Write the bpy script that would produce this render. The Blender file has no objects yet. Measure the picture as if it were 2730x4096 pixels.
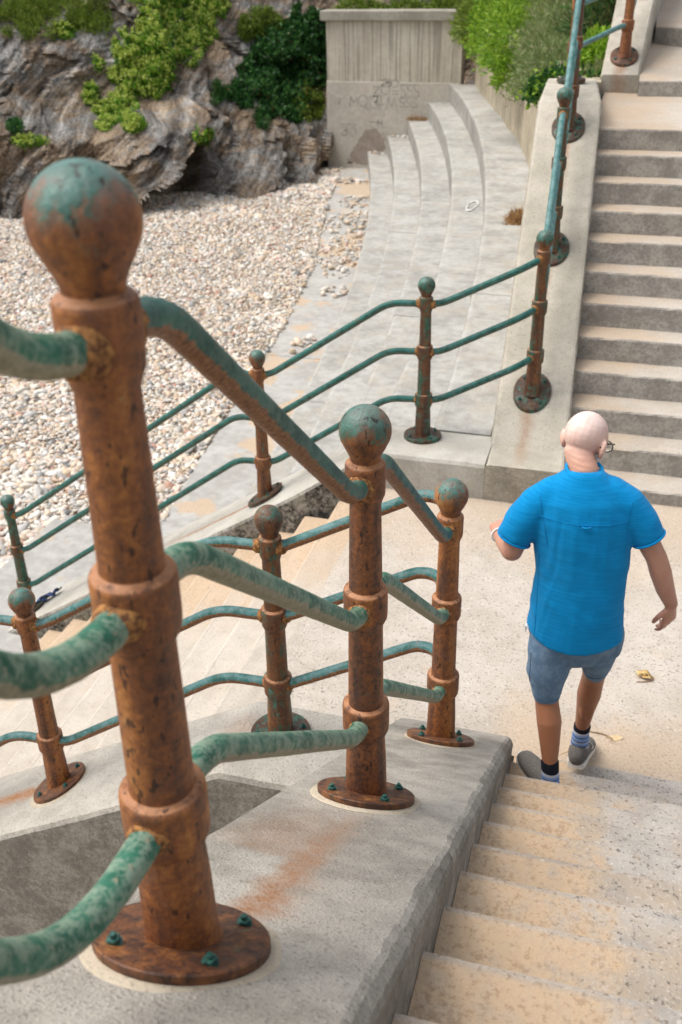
import bpy, bmesh, math, random
import numpy as np
from mathutils import Vector, Matrix, Euler
from mathutils.bvhtree import BVHTree
R_ = math.radians
rng = np.random.default_rng(11); random.seed(5)
S = bpy.context.scene
COL = S.collection

# ------------------------------------------------------------------ camera
CAM = Vector((0.4990, -3.1167, 3.1550))
RT = Vector((0.96190, 0.27303, -0.01413)); UP = Vector((-0.12157, 0.47346, 0.87238)); FW = Vector((-0.24488, 0.83743, -0.48862))
cd = bpy.data.cameras.new('camera'); co = bpy.data.objects.new('camera', cd); COL.objects.link(co)
co.matrix_world = Matrix(((RT.x, UP.x, -FW.x, CAM.x), (RT.y, UP.y, -FW.y, CAM.y), (RT.z, UP.z, -FW.z, CAM.z), (0, 0, 0, 1)))
cd.sensor_fit = 'VERTICAL'; cd.sensor_height = 36; cd.lens = 35.0
cd.clip_start = .02; cd.clip_end = 500
cd.dof.use_dof = True; cd.dof.focus_distance = 2.9; cd.dof.aperture_fstop = 4.8
S.camera = co
# ------------------------------------------------------------------ sky and sun (overcast)
w = bpy.data.worlds.new("World"); S.world = w; w.use_nodes = True
wt = w.node_tree; bg = wt.nodes['Background']
sky = wt.nodes.new('ShaderNodeTexSky'); sky.sky_type = 'NISHITA'; sky.sun_disc = False
SUN_EL, SUN_AZ = R_(60), R_(-100)
sky.sun_elevation = SUN_EL; sky.sun_rotation = SUN_AZ; sky.dust_density = 4; sky.air_density = 1.2
hs = wt.nodes.new('ShaderNodeHueSaturation'); hs.inputs['Saturation'].default_value = .38
wt.links.new(sky.outputs[0], hs.inputs['Color']); wt.links.new(hs.outputs[0], bg.inputs[0]); bg.inputs[1].default_value = .14
sl = bpy.data.lights.new('sun', 'SUN'); so = bpy.data.objects.new('sun', sl); COL.objects.link(so)
sl.energy = 1.7; sl.angle = R_(40); sl.color = (1, .955, .90)
sd = Vector((math.sin(SUN_AZ) * math.cos(SUN_EL), math.cos(SUN_AZ) * math.cos(SUN_EL), math.sin(SUN_EL)))
so.rotation_euler = sd.to_track_quat('Z', 'Y').to_euler()
S.view_settings.view_transform = 'Standard'; S.view_settings.look = 'None'; S.view_settings.gamma = 1
S.view_settings.exposure = 0.5

# ------------------------------------------------------------------ helpers
def tag(o, label=None, cat=None, group=None, kind=None):
    if label: o['label'] = label
    if cat: o['category'] = cat
    if group: o['group'] = group
    if kind: o['kind'] = kind
    return o
def empty(name, loc, label=None, cat=None, group=None):
    o = bpy.data.objects.new(name, None); COL.objects.link(o); o.location = loc; o.empty_display_size = .1
    return tag(o, label, cat, group)
def mob(name, verts, faces, mat, parent=None, smooth=False, world=True):
    me = bpy.data.meshes.new(name)
    me.from_pydata([tuple(map(float, v)) for v in verts], [], [tuple(map(int, f)) for f in faces]); me.update()
    return mobj(name, me, mat, parent, smooth, world)
def mobj(name, me, mat, parent=None, smooth=False, world=True):
    if smooth: me.shade_smooth()
    if mat: me.materials.append(mat)
    o = bpy.data.objects.new(name, me); COL.objects.link(o)
    if parent:
        o.parent = parent
        if world:
            m = Matrix.Identity(4); q = parent
            while q: m = q.matrix_basis @ m if q.parent is None else q.matrix_parent_inverse @ q.matrix_basis @ m; q = q.parent
            o.matrix_parent_inverse = m.inverted()
    return o
def hash3(ix, iy, iz):
    n = (ix * 374761393 + iy * 668265263 + iz * 2147483647 + 1013904223).astype(np.int64)
    n = (n ^ (n >> 13)) * 1274126177 & 0x7fffffff
    n = (n ^ (n >> 16)) * 668265263 & 0x7fffffff
    return (n & 0xffff) / 65535.0
def vnoise(x, y, z):
    x, y, z = np.broadcast_arrays(np.asarray(x, float), np.asarray(y, float), np.asarray(z, float))
    ix, iy, iz = np.floor(x).astype(np.int64), np.floor(y).astype(np.int64), np.floor(z).astype(np.int64)
    fx, fy, fz = x - ix, y - iy, z - iz
    sx, sy, sz = fx*fx*(3-2*fx), fy*fy*(3-2*fy), fz*fz*(3-2*fz)
    r = 0
    for a in (0, 1):
        for b in (0, 1):
            for c in (0, 1):
                r = r + hash3(ix+a, iy+b, iz+c) * (sx if a else 1-sx) * (sy if b else 1-sy) * (sz if c else 1-sz)
    return r * 2 - 1
def fbm(x, y, z, o=4):
    r = 0; a = 1.; t = 0
    for i in range(o):
        r = r + a * vnoise(x * 2**i + i*17.3, y * 2**i + i*5.1, z * 2**i + i*9.7); t += a; a *= .5
    return r / t
def sstep(a, b, x):
    t = np.clip((np.asarray(x, float) - a) / (b - a), 0, 1); return t*t*(3-2*t)

# ------------------------------------------------------------------ shader helpers
class NT:
    def __init__(s, name):
        s.m = bpy.data.materials.new(name); s.m.use_nodes = True; s.t = s.m.node_tree
        s.b = s.t.nodes['Principled BSDF']; s.b.inputs['Roughness'].default_value = .85
        s.b.inputs['Specular IOR Level'].default_value = .3
    def set(s, inp, v):
        if v is None: return
        if isinstance(v, bpy.types.NodeSocket): s.t.links.new(v, inp)
        elif isinstance(v, (tuple, list)) and inp.type == 'RGBA' and len(v) == 3: inp.default_value = (*v, 1)
        else: inp.default_value = v
    def n(s, typ, **kw):
        nd = s.t.nodes.new('ShaderNode' + typ)
        for k, v in kw.items():
            if k[0] == 'i' and k[1:].isdigit(): s.set(nd.inputs[int(k[1:])], v)
            else: setattr(nd, k, v)
        return nd
    def math(s, op, a, b=None, c=None, clamp=False):
        nd = s.n('Math', operation=op, use_clamp=clamp); s.set(nd.inputs[0], a); s.set(nd.inputs[1], b); s.set(nd.inputs[2], c); return nd.outputs[0]
    def noise(s, vec, scale, detail=4, rough=.55, dist=0):
        nd = s.n('TexNoise'); s.set(nd.inputs['Vector'], vec); nd.inputs['Scale'].default_value = scale
        nd.inputs['Detail'].default_value = detail; nd.inputs['Roughness'].default_value = rough; nd.inputs['Distortion'].default_value = dist
        return nd.outputs[0]
    def voro(s, vec, scale, feat='F1'):
        nd = s.n('TexVoronoi', feature=feat); s.set(nd.inputs['Vector'], vec); nd.inputs['Scale'].default_value = scale; return nd
    def ramp(s, f, stops, interp='LINEAR'):
        nd = s.n('ValToRGB'); s.set(nd.inputs[0], f); e = nd.color_ramp.elements; nd.color_ramp.interpolation = interp
        while len(e) < len(stops): e.new(.5)
        for k, (p, c) in enumerate(stops):
            e[k].position = p; e[k].color = (c, c, c, 1) if isinstance(c, (int, float)) else (*c, 1)
        return nd.outputs[0]
    def mix(s, f, a, b, typ='MIX'):
        nd = s.n('Mix', data_type='RGBA', blend_type=typ); s.set(nd.inputs[0], f); s.set(nd.inputs[6], a); s.set(nd.inputs[7], b); return nd.outputs[2]
    def mapr(s, v, a, b, c=0., d=1., smooth=True):
        nd = s.n('MapRange', interpolation_type='SMOOTHSTEP' if smooth else 'LINEAR'); s.set(nd.inputs[0], v)
        for k, q in zip((1, 2, 3, 4), (a, b, c, d)): s.set(nd.inputs[k], q)
        return nd.outputs[0]
    def pos(s): return s.n('NewGeometry').outputs['Position']
    def nrm(s): return s.n('NewGeometry').outputs['Normal']
    def sep(s, v): nd = s.n('SeparateXYZ', i0=v); return nd.outputs
    def scale(s, v, k):
        nd = s.n('VectorMath', operation='MULTIPLY'); s.set(nd.inputs[0], v); nd.inputs[1].default_value = k; return nd.outputs[0]
    def bump(s, h, strength=.4, dist=.01, prev=None):
        nd = s.n('Bump'); nd.inputs['Strength'].default_value = strength; nd.inputs['Distance'].default_value = dist
        s.set(nd.inputs['Height'], h)
        if prev: s.set(nd.inputs['Normal'], prev)
        return nd.outputs[0]
    def out(s, col, rough=None, nrm=None, metal=None):
        s.set(s.b.inputs['Base Color'], col); s.set(s.b.inputs['Roughness'], rough); s.set(s.b.inputs['Normal'], nrm); s.set(s.b.inputs['Metallic'], metal)
        return s.m

SAND = (.54, .39, .25)
def concrete(name, base, dark, warm=None, speck=.5, fine=190, stains=(), sand=None, mould=0., mouldcol=(.035, .034, .03), ribs=False, bumpk=.5, moss=0, streak=None, mouldx=None):
    s = NT(name); p = s.pos(); N = s.nrm(); nx, ny, nz = s.sep(N); px, py, pz = s.sep(p)
    a = s.noise(p, 1.7, 5, .6); b = s.noise(p, 9, 4, .6); c = s.noise(p, fine, 2, .7); d = s.noise(p, fine*.6, 2, .65)
    col = s.mix(s.mapr(s.math('ADD', s.math('MULTIPLY', a, .55), s.math('MULTIPLY', b, .45)), .36, .64), dark, base)
    if warm: col = s.mix(s.mapr(s.noise(p, 2.9, 4, .6), .48, .68, 0, .7), col, warm)
    col = s.mix(s.mapr(c, .52, .72, 0, .55*speck), col, tuple(min(1, q*1.5) for q in base))
    col = s.mix(s.mapr(d, .56, .70, 0, .95*speck), col, tuple(q*.30 for q in dark))
    v = s.voro(p, fine*.22)
    col = s.mix(s.math('MULTIPLY', s.math('LESS_THAN', v.outputs[0], .16), .6*speck), col, s.ramp(s.n('SeparateColor', i0=v.outputs[1]).outputs[0], [(.2, tuple(q*.28 for q in base)), (.6, tuple(q*.75 for q in base)), (.9, tuple(min(1, q*1.5) for q in base))]))
    if ribs:
        rib = s.noise(s.scale(p, (13, 13, .35)), 1, 2, .5)
        col = s.mix(s.mapr(rib, .46, .62, 0, .55), col, tuple(q*.45 for q in dark))
    if streak:
        st = s.noise(s.scale(p, (streak, streak, .5)), 1, 4, .6)
        col = s.mix(s.mapr(st, .5, .68, 0, .6), col, tuple(q*.42 for q in dark))
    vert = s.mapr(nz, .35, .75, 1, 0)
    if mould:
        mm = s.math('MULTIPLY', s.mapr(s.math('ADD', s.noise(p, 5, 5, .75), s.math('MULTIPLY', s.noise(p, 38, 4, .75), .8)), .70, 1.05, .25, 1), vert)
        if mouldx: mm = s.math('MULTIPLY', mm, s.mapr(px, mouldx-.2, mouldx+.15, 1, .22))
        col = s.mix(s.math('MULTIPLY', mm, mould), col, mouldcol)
    if moss:
        mo = s.math('MULTIPLY', s.mapr(s.noise(p, 4.5, 4, .7), .5, .66), moss)
        col = s.mix(mo, col, (.17, .16, .085))
    if sand is not None:
        # wind-blown sand: kind-specific mask returned by callable
        m = sand(s, p, px, py, pz, nz)
        sc = s.mix(s.mapr(s.math('ADD', s.math('MULTIPLY', s.noise(p, 62, 3, .7), .7), s.math('MULTIPLY', s.noise(p, 9, 3, .6), .3)), .50, .60, 0, .8), SAND, (.37, .245, .14))
        sc = s.mix(s.mapr(s.noise(p, 230, 2, .6), .45, .7, 0, .35), sc, (.60, .43, .28))
        col = s.mix(s.math('MULTIPLY', m, .93), col, sc)
    for (x0, y0, dx, dy, L, W, k) in stains:
        ux = s.math('SUBTRACT', px, x0); uy = s.math('SUBTRACT', py, y0)
        al = s.math('ADD', s.math('MULTIPLY', ux, dx), s.math('MULTIPLY', uy, dy))
        ac = s.math('ABSOLUTE', s.math('ADD', s.math('ADD', s.math('MULTIPLY', ux, -dy), s.math('MULTIPLY', uy, dx)), s.math('MULTIPLY', s.math('SUBTRACT', b, .5), .10)))
        m = s.math('MULTIPLY', s.mapr(ac, 0, W, 1, 0), s.math('MULTIPLY', s.mapr(al, -.02, .04), s.mapr(al, L*.15, L, 1, 0)))
        m = s.math('MULTIPLY', m, s.mapr(s.noise(p, 45, 4, .7), .3, .65, .5, 1))
        col = s.mix(s.math('MULTIPLY', m, k, clamp=True), col, (.31, .14, .058))
    h = s.math('ADD', s.math('MULTIPLY', c, .5), s.math('ADD', s.math('MULTIPLY', d, .8), b))
    bn = s.bump(h, bumpk, .006)
    if ribs: bn = s.bump(rib, .8, .03, bn)
    return s.out(col, .9, bn)

# sand masks
def sand_near(s, p, px, py, pz, nz):
    e = s.math('ADD', px, s.math('MULTIPLY', s.math('SUBTRACT', s.noise(p, 7, 5, .75), .5), -.8))
    e = s.math('ADD', e, s.math('MULTIPLY', py, .045))
    m = s.mapr(e, .44, .68, 1, 0)
    blot = s.mapr(s.noise(p, 4.3, 5, .7), .55, .68, 0, .55)
    lip = s.math('FRACT', s.math('DIVIDE', s.math('SUBTRACT', .622, py), .2667))
    lip = s.math('MULTIPLY', s.mapr(lip, .05, .13, .35, 1), s.mapr(s.noise(p, 20, 3), .3, .6, .75, 1))
    return s.math('MULTIPLY', s.math('MULTIPLY', s.math('MAXIMUM', m, blot), lip), s.mapr(nz, .2, .6))
def sand_land(s, p, px, py, pz, nz):
    nn = s.noise(p, 2.6, 5, .65); d1 = s.mapr(s.math('ADD', py, s.math('MULTIPLY', s.math('SUBTRACT', nn, .5), 1.3)), .75, 1.35, .75, 0)
    d1 = s.math('MULTIPLY', d1, s.mapr(px, .05, .3))
    d2 = s.mapr(s.math('ADD', py, s.math('MULTIPLY', s.math('SUBTRACT', nn, .5), 2.2)), 1.9, 3.0, 0, .5)
    pt = s.mapr(s.noise(p, 5.5, 5, .7), .56, .68, 0, .35)
    d3 = s.math('MULTIPLY', s.mapr(px, -1.35, -.75, .75, 0), s.mapr(py, 1.2, 2.6))
    return s.math('MULTIPLY', s.math('MAXIMUM', s.math('MAXIMUM', d1, d2), s.math('MAXIMUM', pt, d3)), .78)
def sand_far(s, p, px, py, pz, nz):
    m = s.mapr(s.math('ADD', px, s.math('MULTIPLY', s.math('SUBTRACT', s.noise(p, 3, 4, .65), .5), 1.6)), .25, 1.1, .68, .15)
    return s.math('MULTIPLY', m, s.mapr(nz, .4, .8))
def sand_left(s, p, px, py, pz, nz):
    m = s.mapr(s.math('ADD', py, s.math('MULTIPLY', s.math('SUBTRACT', s.noise(p, 4, 4, .6), .5), 1.4)), 1.6, 2.7, .15, .85)
    return m
def sand_patch(s, p, px, py, pz, nz):
    return s.mapr(s.noise(p, 1.15, 4, .6), .55, .62, 0, .75)

M = {}
M['parapet'] = concrete('weathered_coping_concrete', (.45, .415, .36), (.25, .23, .195), speck=.6, fine=210,
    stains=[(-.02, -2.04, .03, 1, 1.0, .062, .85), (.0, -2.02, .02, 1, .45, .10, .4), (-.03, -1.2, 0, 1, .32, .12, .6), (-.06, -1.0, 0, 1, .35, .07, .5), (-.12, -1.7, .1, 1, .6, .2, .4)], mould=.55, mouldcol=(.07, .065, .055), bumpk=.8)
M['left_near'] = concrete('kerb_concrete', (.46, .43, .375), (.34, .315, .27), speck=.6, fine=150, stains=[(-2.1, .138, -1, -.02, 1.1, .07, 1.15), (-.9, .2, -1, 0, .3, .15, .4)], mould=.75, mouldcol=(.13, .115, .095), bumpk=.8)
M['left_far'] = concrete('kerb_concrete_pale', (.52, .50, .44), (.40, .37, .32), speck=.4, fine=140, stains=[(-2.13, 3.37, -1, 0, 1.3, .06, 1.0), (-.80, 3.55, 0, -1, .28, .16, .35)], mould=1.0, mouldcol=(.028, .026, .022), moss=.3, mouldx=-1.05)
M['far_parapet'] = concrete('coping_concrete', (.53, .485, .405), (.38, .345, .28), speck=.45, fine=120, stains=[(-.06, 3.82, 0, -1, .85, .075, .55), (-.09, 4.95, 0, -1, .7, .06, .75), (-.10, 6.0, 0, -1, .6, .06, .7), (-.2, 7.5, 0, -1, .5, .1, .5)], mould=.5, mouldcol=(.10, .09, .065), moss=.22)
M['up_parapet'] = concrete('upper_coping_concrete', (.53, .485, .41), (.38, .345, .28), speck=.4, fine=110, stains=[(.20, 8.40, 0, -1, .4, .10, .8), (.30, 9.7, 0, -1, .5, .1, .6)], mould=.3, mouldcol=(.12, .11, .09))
M['near_steps'] = concrete('exposed_aggregate_concrete', (.46, .42, .375), (.32, .29, .255), (.43, .335, .235), speck=.75, fine=105, sand=sand_near, bumpk=.7)
M['landing'] = concrete('landing_concrete', (.52, .47, .41), (.42, .37, .31), speck=.8, fine=120, sand=sand_land)
M['left_steps'] = concrete('sandy_step_concrete', (.55, .51, .45), (.45, .41, .355), speck=.4, fine=140, sand=sand_left)
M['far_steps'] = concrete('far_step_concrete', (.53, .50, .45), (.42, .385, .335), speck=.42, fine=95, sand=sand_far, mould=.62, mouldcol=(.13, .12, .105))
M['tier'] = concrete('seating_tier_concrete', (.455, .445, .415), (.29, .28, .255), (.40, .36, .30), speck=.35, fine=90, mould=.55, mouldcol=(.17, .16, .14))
M['slab'] = concrete('beach_slab_concrete', (.47, .46, .43), (.34, .325, .30), speck=.25, fine=90, sand=sand_patch)
M['ribwall'] = concrete('board_marked_concrete', (.62, .565, .47), (.50, .445, .36), speck=.2, fine=60, ribs=True)
M['plainwall'] = concrete('plain_wall_concrete', (.60, .555, .47), (.48, .44, .37), (.50, .44, .37), speck=.25, fine=60)
M['capstone'] = concrete('coping_stone', (.40, .37, .31), (.28, .26, .215), speck=.3, fine=60)
M['retain'] = concrete('streaked_wall_concrete', (.50, .43, .32), (.33, .28, .205), speck=.35, fine=70, streak=5, moss=.25, bumpk=.9)
M['mortar'] = concrete('mortar', (.50, .43, .33), (.38, .32, .23), speck=.4, fine=150)

def mat_post():
    s = NT('rusted_painted_iron'); tc = s.n('TexCoord').outputs['Object']; oi = s.n('ObjectInfo')
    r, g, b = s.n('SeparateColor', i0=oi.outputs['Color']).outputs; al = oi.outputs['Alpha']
    off = s.n('VectorMath', operation='ADD', i0=tc); s.set(off.inputs[1], s.scale(oi.outputs['Color'], (3, 5, 37)))
    q = off.outputs[0]; x, y, z = s.sep(tc); nz = s.sep(s.nrm())[2]
    st = s.noise(s.scale(q, (23, 23, 2.6)), 1, 5, .66, .2); bl = s.noise(q, 13, 6, .68); fn = s.noise(q, 85, 5, .72); pit = s.noise(s.scale(q, (80, 80, 30)), 1, 2, .5); md = s.noise(q, 34, 4, .65)
    band = s.noise(s.scale(q, (17, 17, .9)), 1, 2, .5)
    rust = s.ramp(s.math('ADD', s.math('ADD', s.math('MULTIPLY', st, .26), s.math('MULTIPLY', band, .32)), s.math('ADD', s.math('MULTIPLY', fn, .28), s.math('MULTIPLY', md, .14))), [(.36, (.030, .014, .011)), (.43, (.10, .040, .020)), (.505, (.225, .078, .024)), (.57, (.37, .142, .036)), (.65, (.52, .255, .08))])
    rust = s.mix(s.mapr(bl, .55, .66, 0, .38), rust, (.09, .046, .036))
    rust = s.mix(s.mapr(s.noise(q, 6, 4, .7), .60, .70, 0, .6), rust, (.13, .085, .06))
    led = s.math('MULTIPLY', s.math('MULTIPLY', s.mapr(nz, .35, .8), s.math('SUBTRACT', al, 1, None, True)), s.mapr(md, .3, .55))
    rust = s.mix(s.math('MULTIPLY', s.math('SUBTRACT', 1, al, None, True), s.mapr(md, .35, .6, .85, .3)), rust, (.055, .026, .018))
    rust = s.mix(s.mapr(r, .27, .62, 0, .75), rust, s.mix(.5, (.030, .018, .012), s.mix(.55, (0, 0, 0), rust)))
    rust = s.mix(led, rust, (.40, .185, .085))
    gp = s.ramp(s.noise(q, 26, 4, .6), [(.3, (.010, .040, .018)), (.5, (.020, .082, .050)), (.7, (.055, .17, .135))])
    pm = s.math('ADD', s.math('ADD', s.math('MULTIPLY', st, .6), s.math('MULTIPLY', bl, .4)), s.math('SUBTRACT', s.math('MULTIPLY', r, .42), .21))
    pm = s.math('ADD', pm, s.math('MULTIPLY', g, s.mapr(s.math('ADD', z, s.math('MULTIPLY', s.math('SUBTRACT', bl, .5), .12)), 1.05, 1.215, -.15, .17, False)))
    pm = s.math('ADD', pm, s.math('MULTIPLY', s.math('SUBTRACT', fn, .5), .42))
    m = s.mapr(pm, .505, .625)
    col = s.mix(m, rust, gp)
    pl = s.math('MULTIPLY', s.mapr(s.math('ADD', z, s.math('MULTIPLY', s.math('SUBTRACT', bl, .5), .16)), 1.14, 1.215), s.math('MULTIPLY', g, .30))
    col = s.mix(pl, col, s.mix(s.mapr(bl, .42, .6), (.22, .25, .23), (.10, .21, .185)))
    col = s.mix(s.mapr(pit, .635, .675, 0, .8), col, (.022, .010, .007))
    h = s.math('ADD', s.math('MULTIPLY', fn, .7), s.math('ADD', s.math('ADD', bl, md), s.math('MULTIPLY', pit, -.6)))
    s.b.inputs['Specular IOR Level'].default_value = .45
    return s.out(col, s.mapr(m, 0, 1, .56, .40), s.bump(h, .6, .005))
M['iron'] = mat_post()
def mat_rail(name, dark, mid, pale, palek, rustk, under=None, lim=(-.55, .6)):
    s = NT(name); p = s.pos(); nx, ny, nz = s.sep(s.nrm())
    a = s.noise(p, 24, 5, .65, .4); f = s.noise(p, 120, 4, .7); b = s.noise(p, 55, 3, .6)
    col = s.mix(s.mapr(s.noise(p, 16, 4, .6), .4, .6), dark, mid)
    col = s.mix(s.math('MULTIPLY', s.mapr(s.math('ADD', s.math('MULTIPLY', a, .6), s.math('MULTIPLY', f, .4)), .42, .58), palek), col, pale)
    un = s.math('ADD', s.mapr(nz, lim[0], lim[1], 1, 0), s.math('MULTIPLY', s.math('SUBTRACT', a, .5), 1.2))
    rust = s.ramp(f, [(.3, (.07, .03, .016)), (.5, (.21, .09, .038)), (.7, (.33, .18, .09))]) if not under else s.ramp(f, [(.3, tuple(q*.5 for q in under)), (.6, under)])
    rm = s.math('MULTIPLY', s.mapr(un, .45, .62), rustk)
    rm = s.math('MAXIMUM', rm, s.mapr(s.math('ADD', b, s.math('MULTIPLY', f, .2)), .74, .80, 0, .8))
    col = s.mix(rm, col, rust)
    return s.out(col, .5, s.bump(s.math('ADD', f, s.math('MULTIPLY', a, .6)), .4, .003))
M['rail_rusty'] = mat_rail('peeling_green_rail', (.008, .060, .050), (.02, .11, .085), (.15, .23, .19), .4, 1.0, None, (-.95, .2))
M['rail_pale'] = mat_rail('chalky_green_rail', (.010, .090, .055), (.03, .15, .095), (.27, .345, .26), .72, .85, (.34, .30, .21), (-.75, .35))
M['rail_blue'] = mat_rail('weathered_blue_green_rail', (.02, .10, .085), (.06, .17, .16), (.20, .30, .31), .45, 1.0, None, (-.35, .75))
M['rail_teal'] = mat_rail('dark_teal_rail', (.006, .065, .052), (.015, .115, .092), (.10, .21, .19), .3, .25)
def mat_simple(name, c1, c2, sc=40, rough=.7, bumpk=.3, vec='pos', spec=.3):
    s = NT(name); p = s.pos() if vec == 'pos' else s.n('TexCoord').outputs['Object']
    n = s.noise(p, sc, 4, .6); s.b.inputs['Specular IOR Level'].default_value = spec
    return s.out(s.mix(s.mapr(n, .35, .65), c1, c2), rough, s.bump(n, bumpk, .004))
M['bolt'] = mat_simple('green_bolt_paint', (.012, .06, .05), (.03, .12, .095), 90, .35, .2, 'obj', .5)
M['weld'] = mat_simple('crusty_weld_rust', (.10, .04, .018), (.40, .19, .06), 95, .8, .9)
M['soil'] = mat_simple('dark_soil', (.06, .045, .03), (.14, .10, .065), 6, .95, .6)
M['gravelbed'] = mat_simple('gravel_bed', (.40, .31, .22), (.54, .44, .33), 30, .95, .9)
M['seabed'] = mat_simple('wet_sand', (.30, .24, .17), (.40, .33, .24), 2, .95, .4)

# ------------------------------------------------------------------ concrete sweeps
def sweep(prof_fn, ts, closed=True):
    """prof_fn(t)-> list of 3D points; loft between successive t; caps at both ends"""
    rings = [prof_fn(t) for t in ts]; n = len(rings[0]); V = [p for r in rings for p in r]; F = []
    for i in range(len(rings)-1):
        for j in range(n if closed else n-1):
            k = (j+1) % n; F.append((i*n+j, i*n+k, (i+1)*n+k, (i+1)*n+j))
    F.append(tuple(range(n-1, -1, -1))); F.append(tuple((len(rings)-1)*n+j for j in range(n)))
    return V, F
def rough(V, amp, sc, mask=None):
    V = np.array(V, float)
    for k in range(3):
        V[:, k] += amp * fbm(V[:, 0]*sc+k*31, V[:, 1]*sc+k*7, V[:, 2]*sc, 3) * (1 if mask is None else mask)
    return V
def fix_normals(o):
    bm = bmesh.new(); bm.from_mesh(o.data); bmesh.ops.recalc_face_normals(bm, faces=bm.faces); bm.to_mesh(o.data); bm.free(); return o

ZL = -.24                              # landing level
def zA(y): return .313 - .669*y        # near parapet top plane
# near parapet (descends away from the camera beside the near flight)
def profA(y):
    z = zA(y); c = .014*vnoise(y*7, 1, 1) + .010*vnoise(y*31, 2, 2) + .008*vnoise(y*75, 3, 2)
    top = [(-.262 + .004*vnoise(y*8, 5, 5), z-.016)] + [(-.250, z-.003)] + [(x, z + .0025*vnoise(x*9, y*9, 3)) for x in (-.2, -.1, 0, .1, .2)]
    ed = [(.238 + .35*c, z-.002), (.251 + .3*c, z-.012 + .3*c), (.266, z-.034 + .6*c), (.272, z-.052 + .5*c), (.270, z-.075), (.269, z-.25)]
    return [(-.262, y, -2.7), (-.262, y, z-.25)] + [(x, y, zz) for x, zz in top + ed] + [(.269, y, min(z-.7, -1.2) if z-.7 > -2.6 else -2.6)]
tsA = np.concatenate([np.arange(-4.6, -2.6, .06), np.arange(-2.6, .372, .012), [.378, .384]])
pa = empty('parapet_wall', (0, -1, 0), 'rough grey concrete parapet sloping down beside the sandy foreground steps, rust stain below its nearest post', 'wall')
o = fix_normals(mob('coping', *sweep(profA, tsA), M['parapet'], pa))
# near kerb of the left flight
def zCn(x): return 0. if x > -.96 else -.56*(-.96 - x)
def profCn(x):
    z = zCn(x); w0 = -.12 - .055*sstep(-.9, -1.5, x); c = .012*vnoise(x*12, 4, 4)
    return [(x, w0, -2.7), (x, w0, z-.25), (x, w0-.002+.3*c, z-.028), (x, w0+.012+.4*c, z-.006), (x, w0+.03, z)] + [(x, yy, z+.002*vnoise(x*9, yy*9, 1)) for yy in (.0, .12, .25, .37)] + [(x, .392, z-.008), (x, .40, z-.03), (x, .40, -2.7)]
tsC = np.concatenate([np.arange(-4.9, -1.0, .05), np.arange(-1.0, -.262, .03), [-.2635]])
kn = empty('kerb_wall', (-1.5, .1, 0), 'grey concrete kerb wall with dark stained face, running down left from behind the tallest foreground post', 'wall')
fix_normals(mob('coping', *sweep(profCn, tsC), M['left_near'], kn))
# far kerb of the left flight
def zCf(x): return 0. if x > -1.09 else -.632*(-1.09 - x)
def profCf(x):
    z = zCf(x); c = .012*vnoise(x*12, 8, 4); y0 = 3.20 - .13*sstep(-1.1, -1.8, x)
    return [(x, y0, -2.7), (x, y0, z-.2), (x, y0+.3*c, z-.03), (x, y0+.014+.4*c, z-.006), (x, y0+.035, z)] + [(x, yy, z+.002*vnoise(x*9, yy*9, 1)) for yy in (3.35, 3.45, 3.55, 3.65)] + [(x, 3.70, z-.012), (x, 3.70, -2.7)]
kf = empty('kerb_wall', (-1.5, 3.4, 0), 'pale concrete kerb wall with black mould on its face, across the landing below the curved seating', 'wall')
fix_normals(mob('coping', *sweep(profCf, np.concatenate([np.arange(-4.75, -1.15, .05), np.arange(-1.15, -.285, .03), [-.2865]])), M['left_far'], kf))
# far parapet (rises away beside the far flight)
SB = .717
def zB(y): return max(0., min(.271 + SB*(y-3.919), 2.02))
def profB(y):
    z = zB(y); xl = -.285 - .040*(min(y, 6.4)-3.2) - .06*max(0, y-6.4)*.9; xr = .27 - .043*(min(y, 6.4)-3.2) - .08*max(0, y-6.4); c = .012*vnoise(y*11, 6, 2)
    return [(xl, y, -2.7), (xl, y, z-.2), (xl, y, z-.03), (xl+.012, y, z-.006), (xl+.03, y, z)] + [(xl+.03+(xr-.06-xl)*f, y, z+.002*vnoise(f*5, y*9, 1)) for f in (.2, .4, .6, .8)] + [(xr-.03, y, z), (xr-.012-.3*c, y, z-.007), (xr, y, z-.03+.4*c), (xr, y, z-.2), (xr, y, -.6)]
pb = empty('parapet_wall', (0, 4, 0), 'straight pale concrete parapet climbing beside the far staircase, rust streaks below its posts', 'wall')
fix_normals(mob('coping', *sweep(profB, np.concatenate([[3.2, 3.204], np.arange(3.22, 6.5, .04), np.arange(6.5, 8.08, .1), [8.08]])), M['far_parapet'], pb))
# upper parapet
def profU(y):
    z = 2.05 + .55*max(0, y-8.2); xl = .02 + .03*(y-8.2); xr = .40 + .05*(y-8.2)
    return [(xl, y, .5), (xl, y, z-.03), (xl+.02, y, z), (xr-.02, y, z), (xr, y, z-.03), (xr, y, .5)]
pu = empty('parapet_wall', (.2, 8.5, 1.9), 'short upper concrete parapet at the top right corner, starting beside the top landing', 'wall')
fix_normals(mob('coping', *sweep(profU, np.concatenate([[8.2, 8.21], np.arange(8.3, 14, .2)])), M['up_parapet'], pu))

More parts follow.
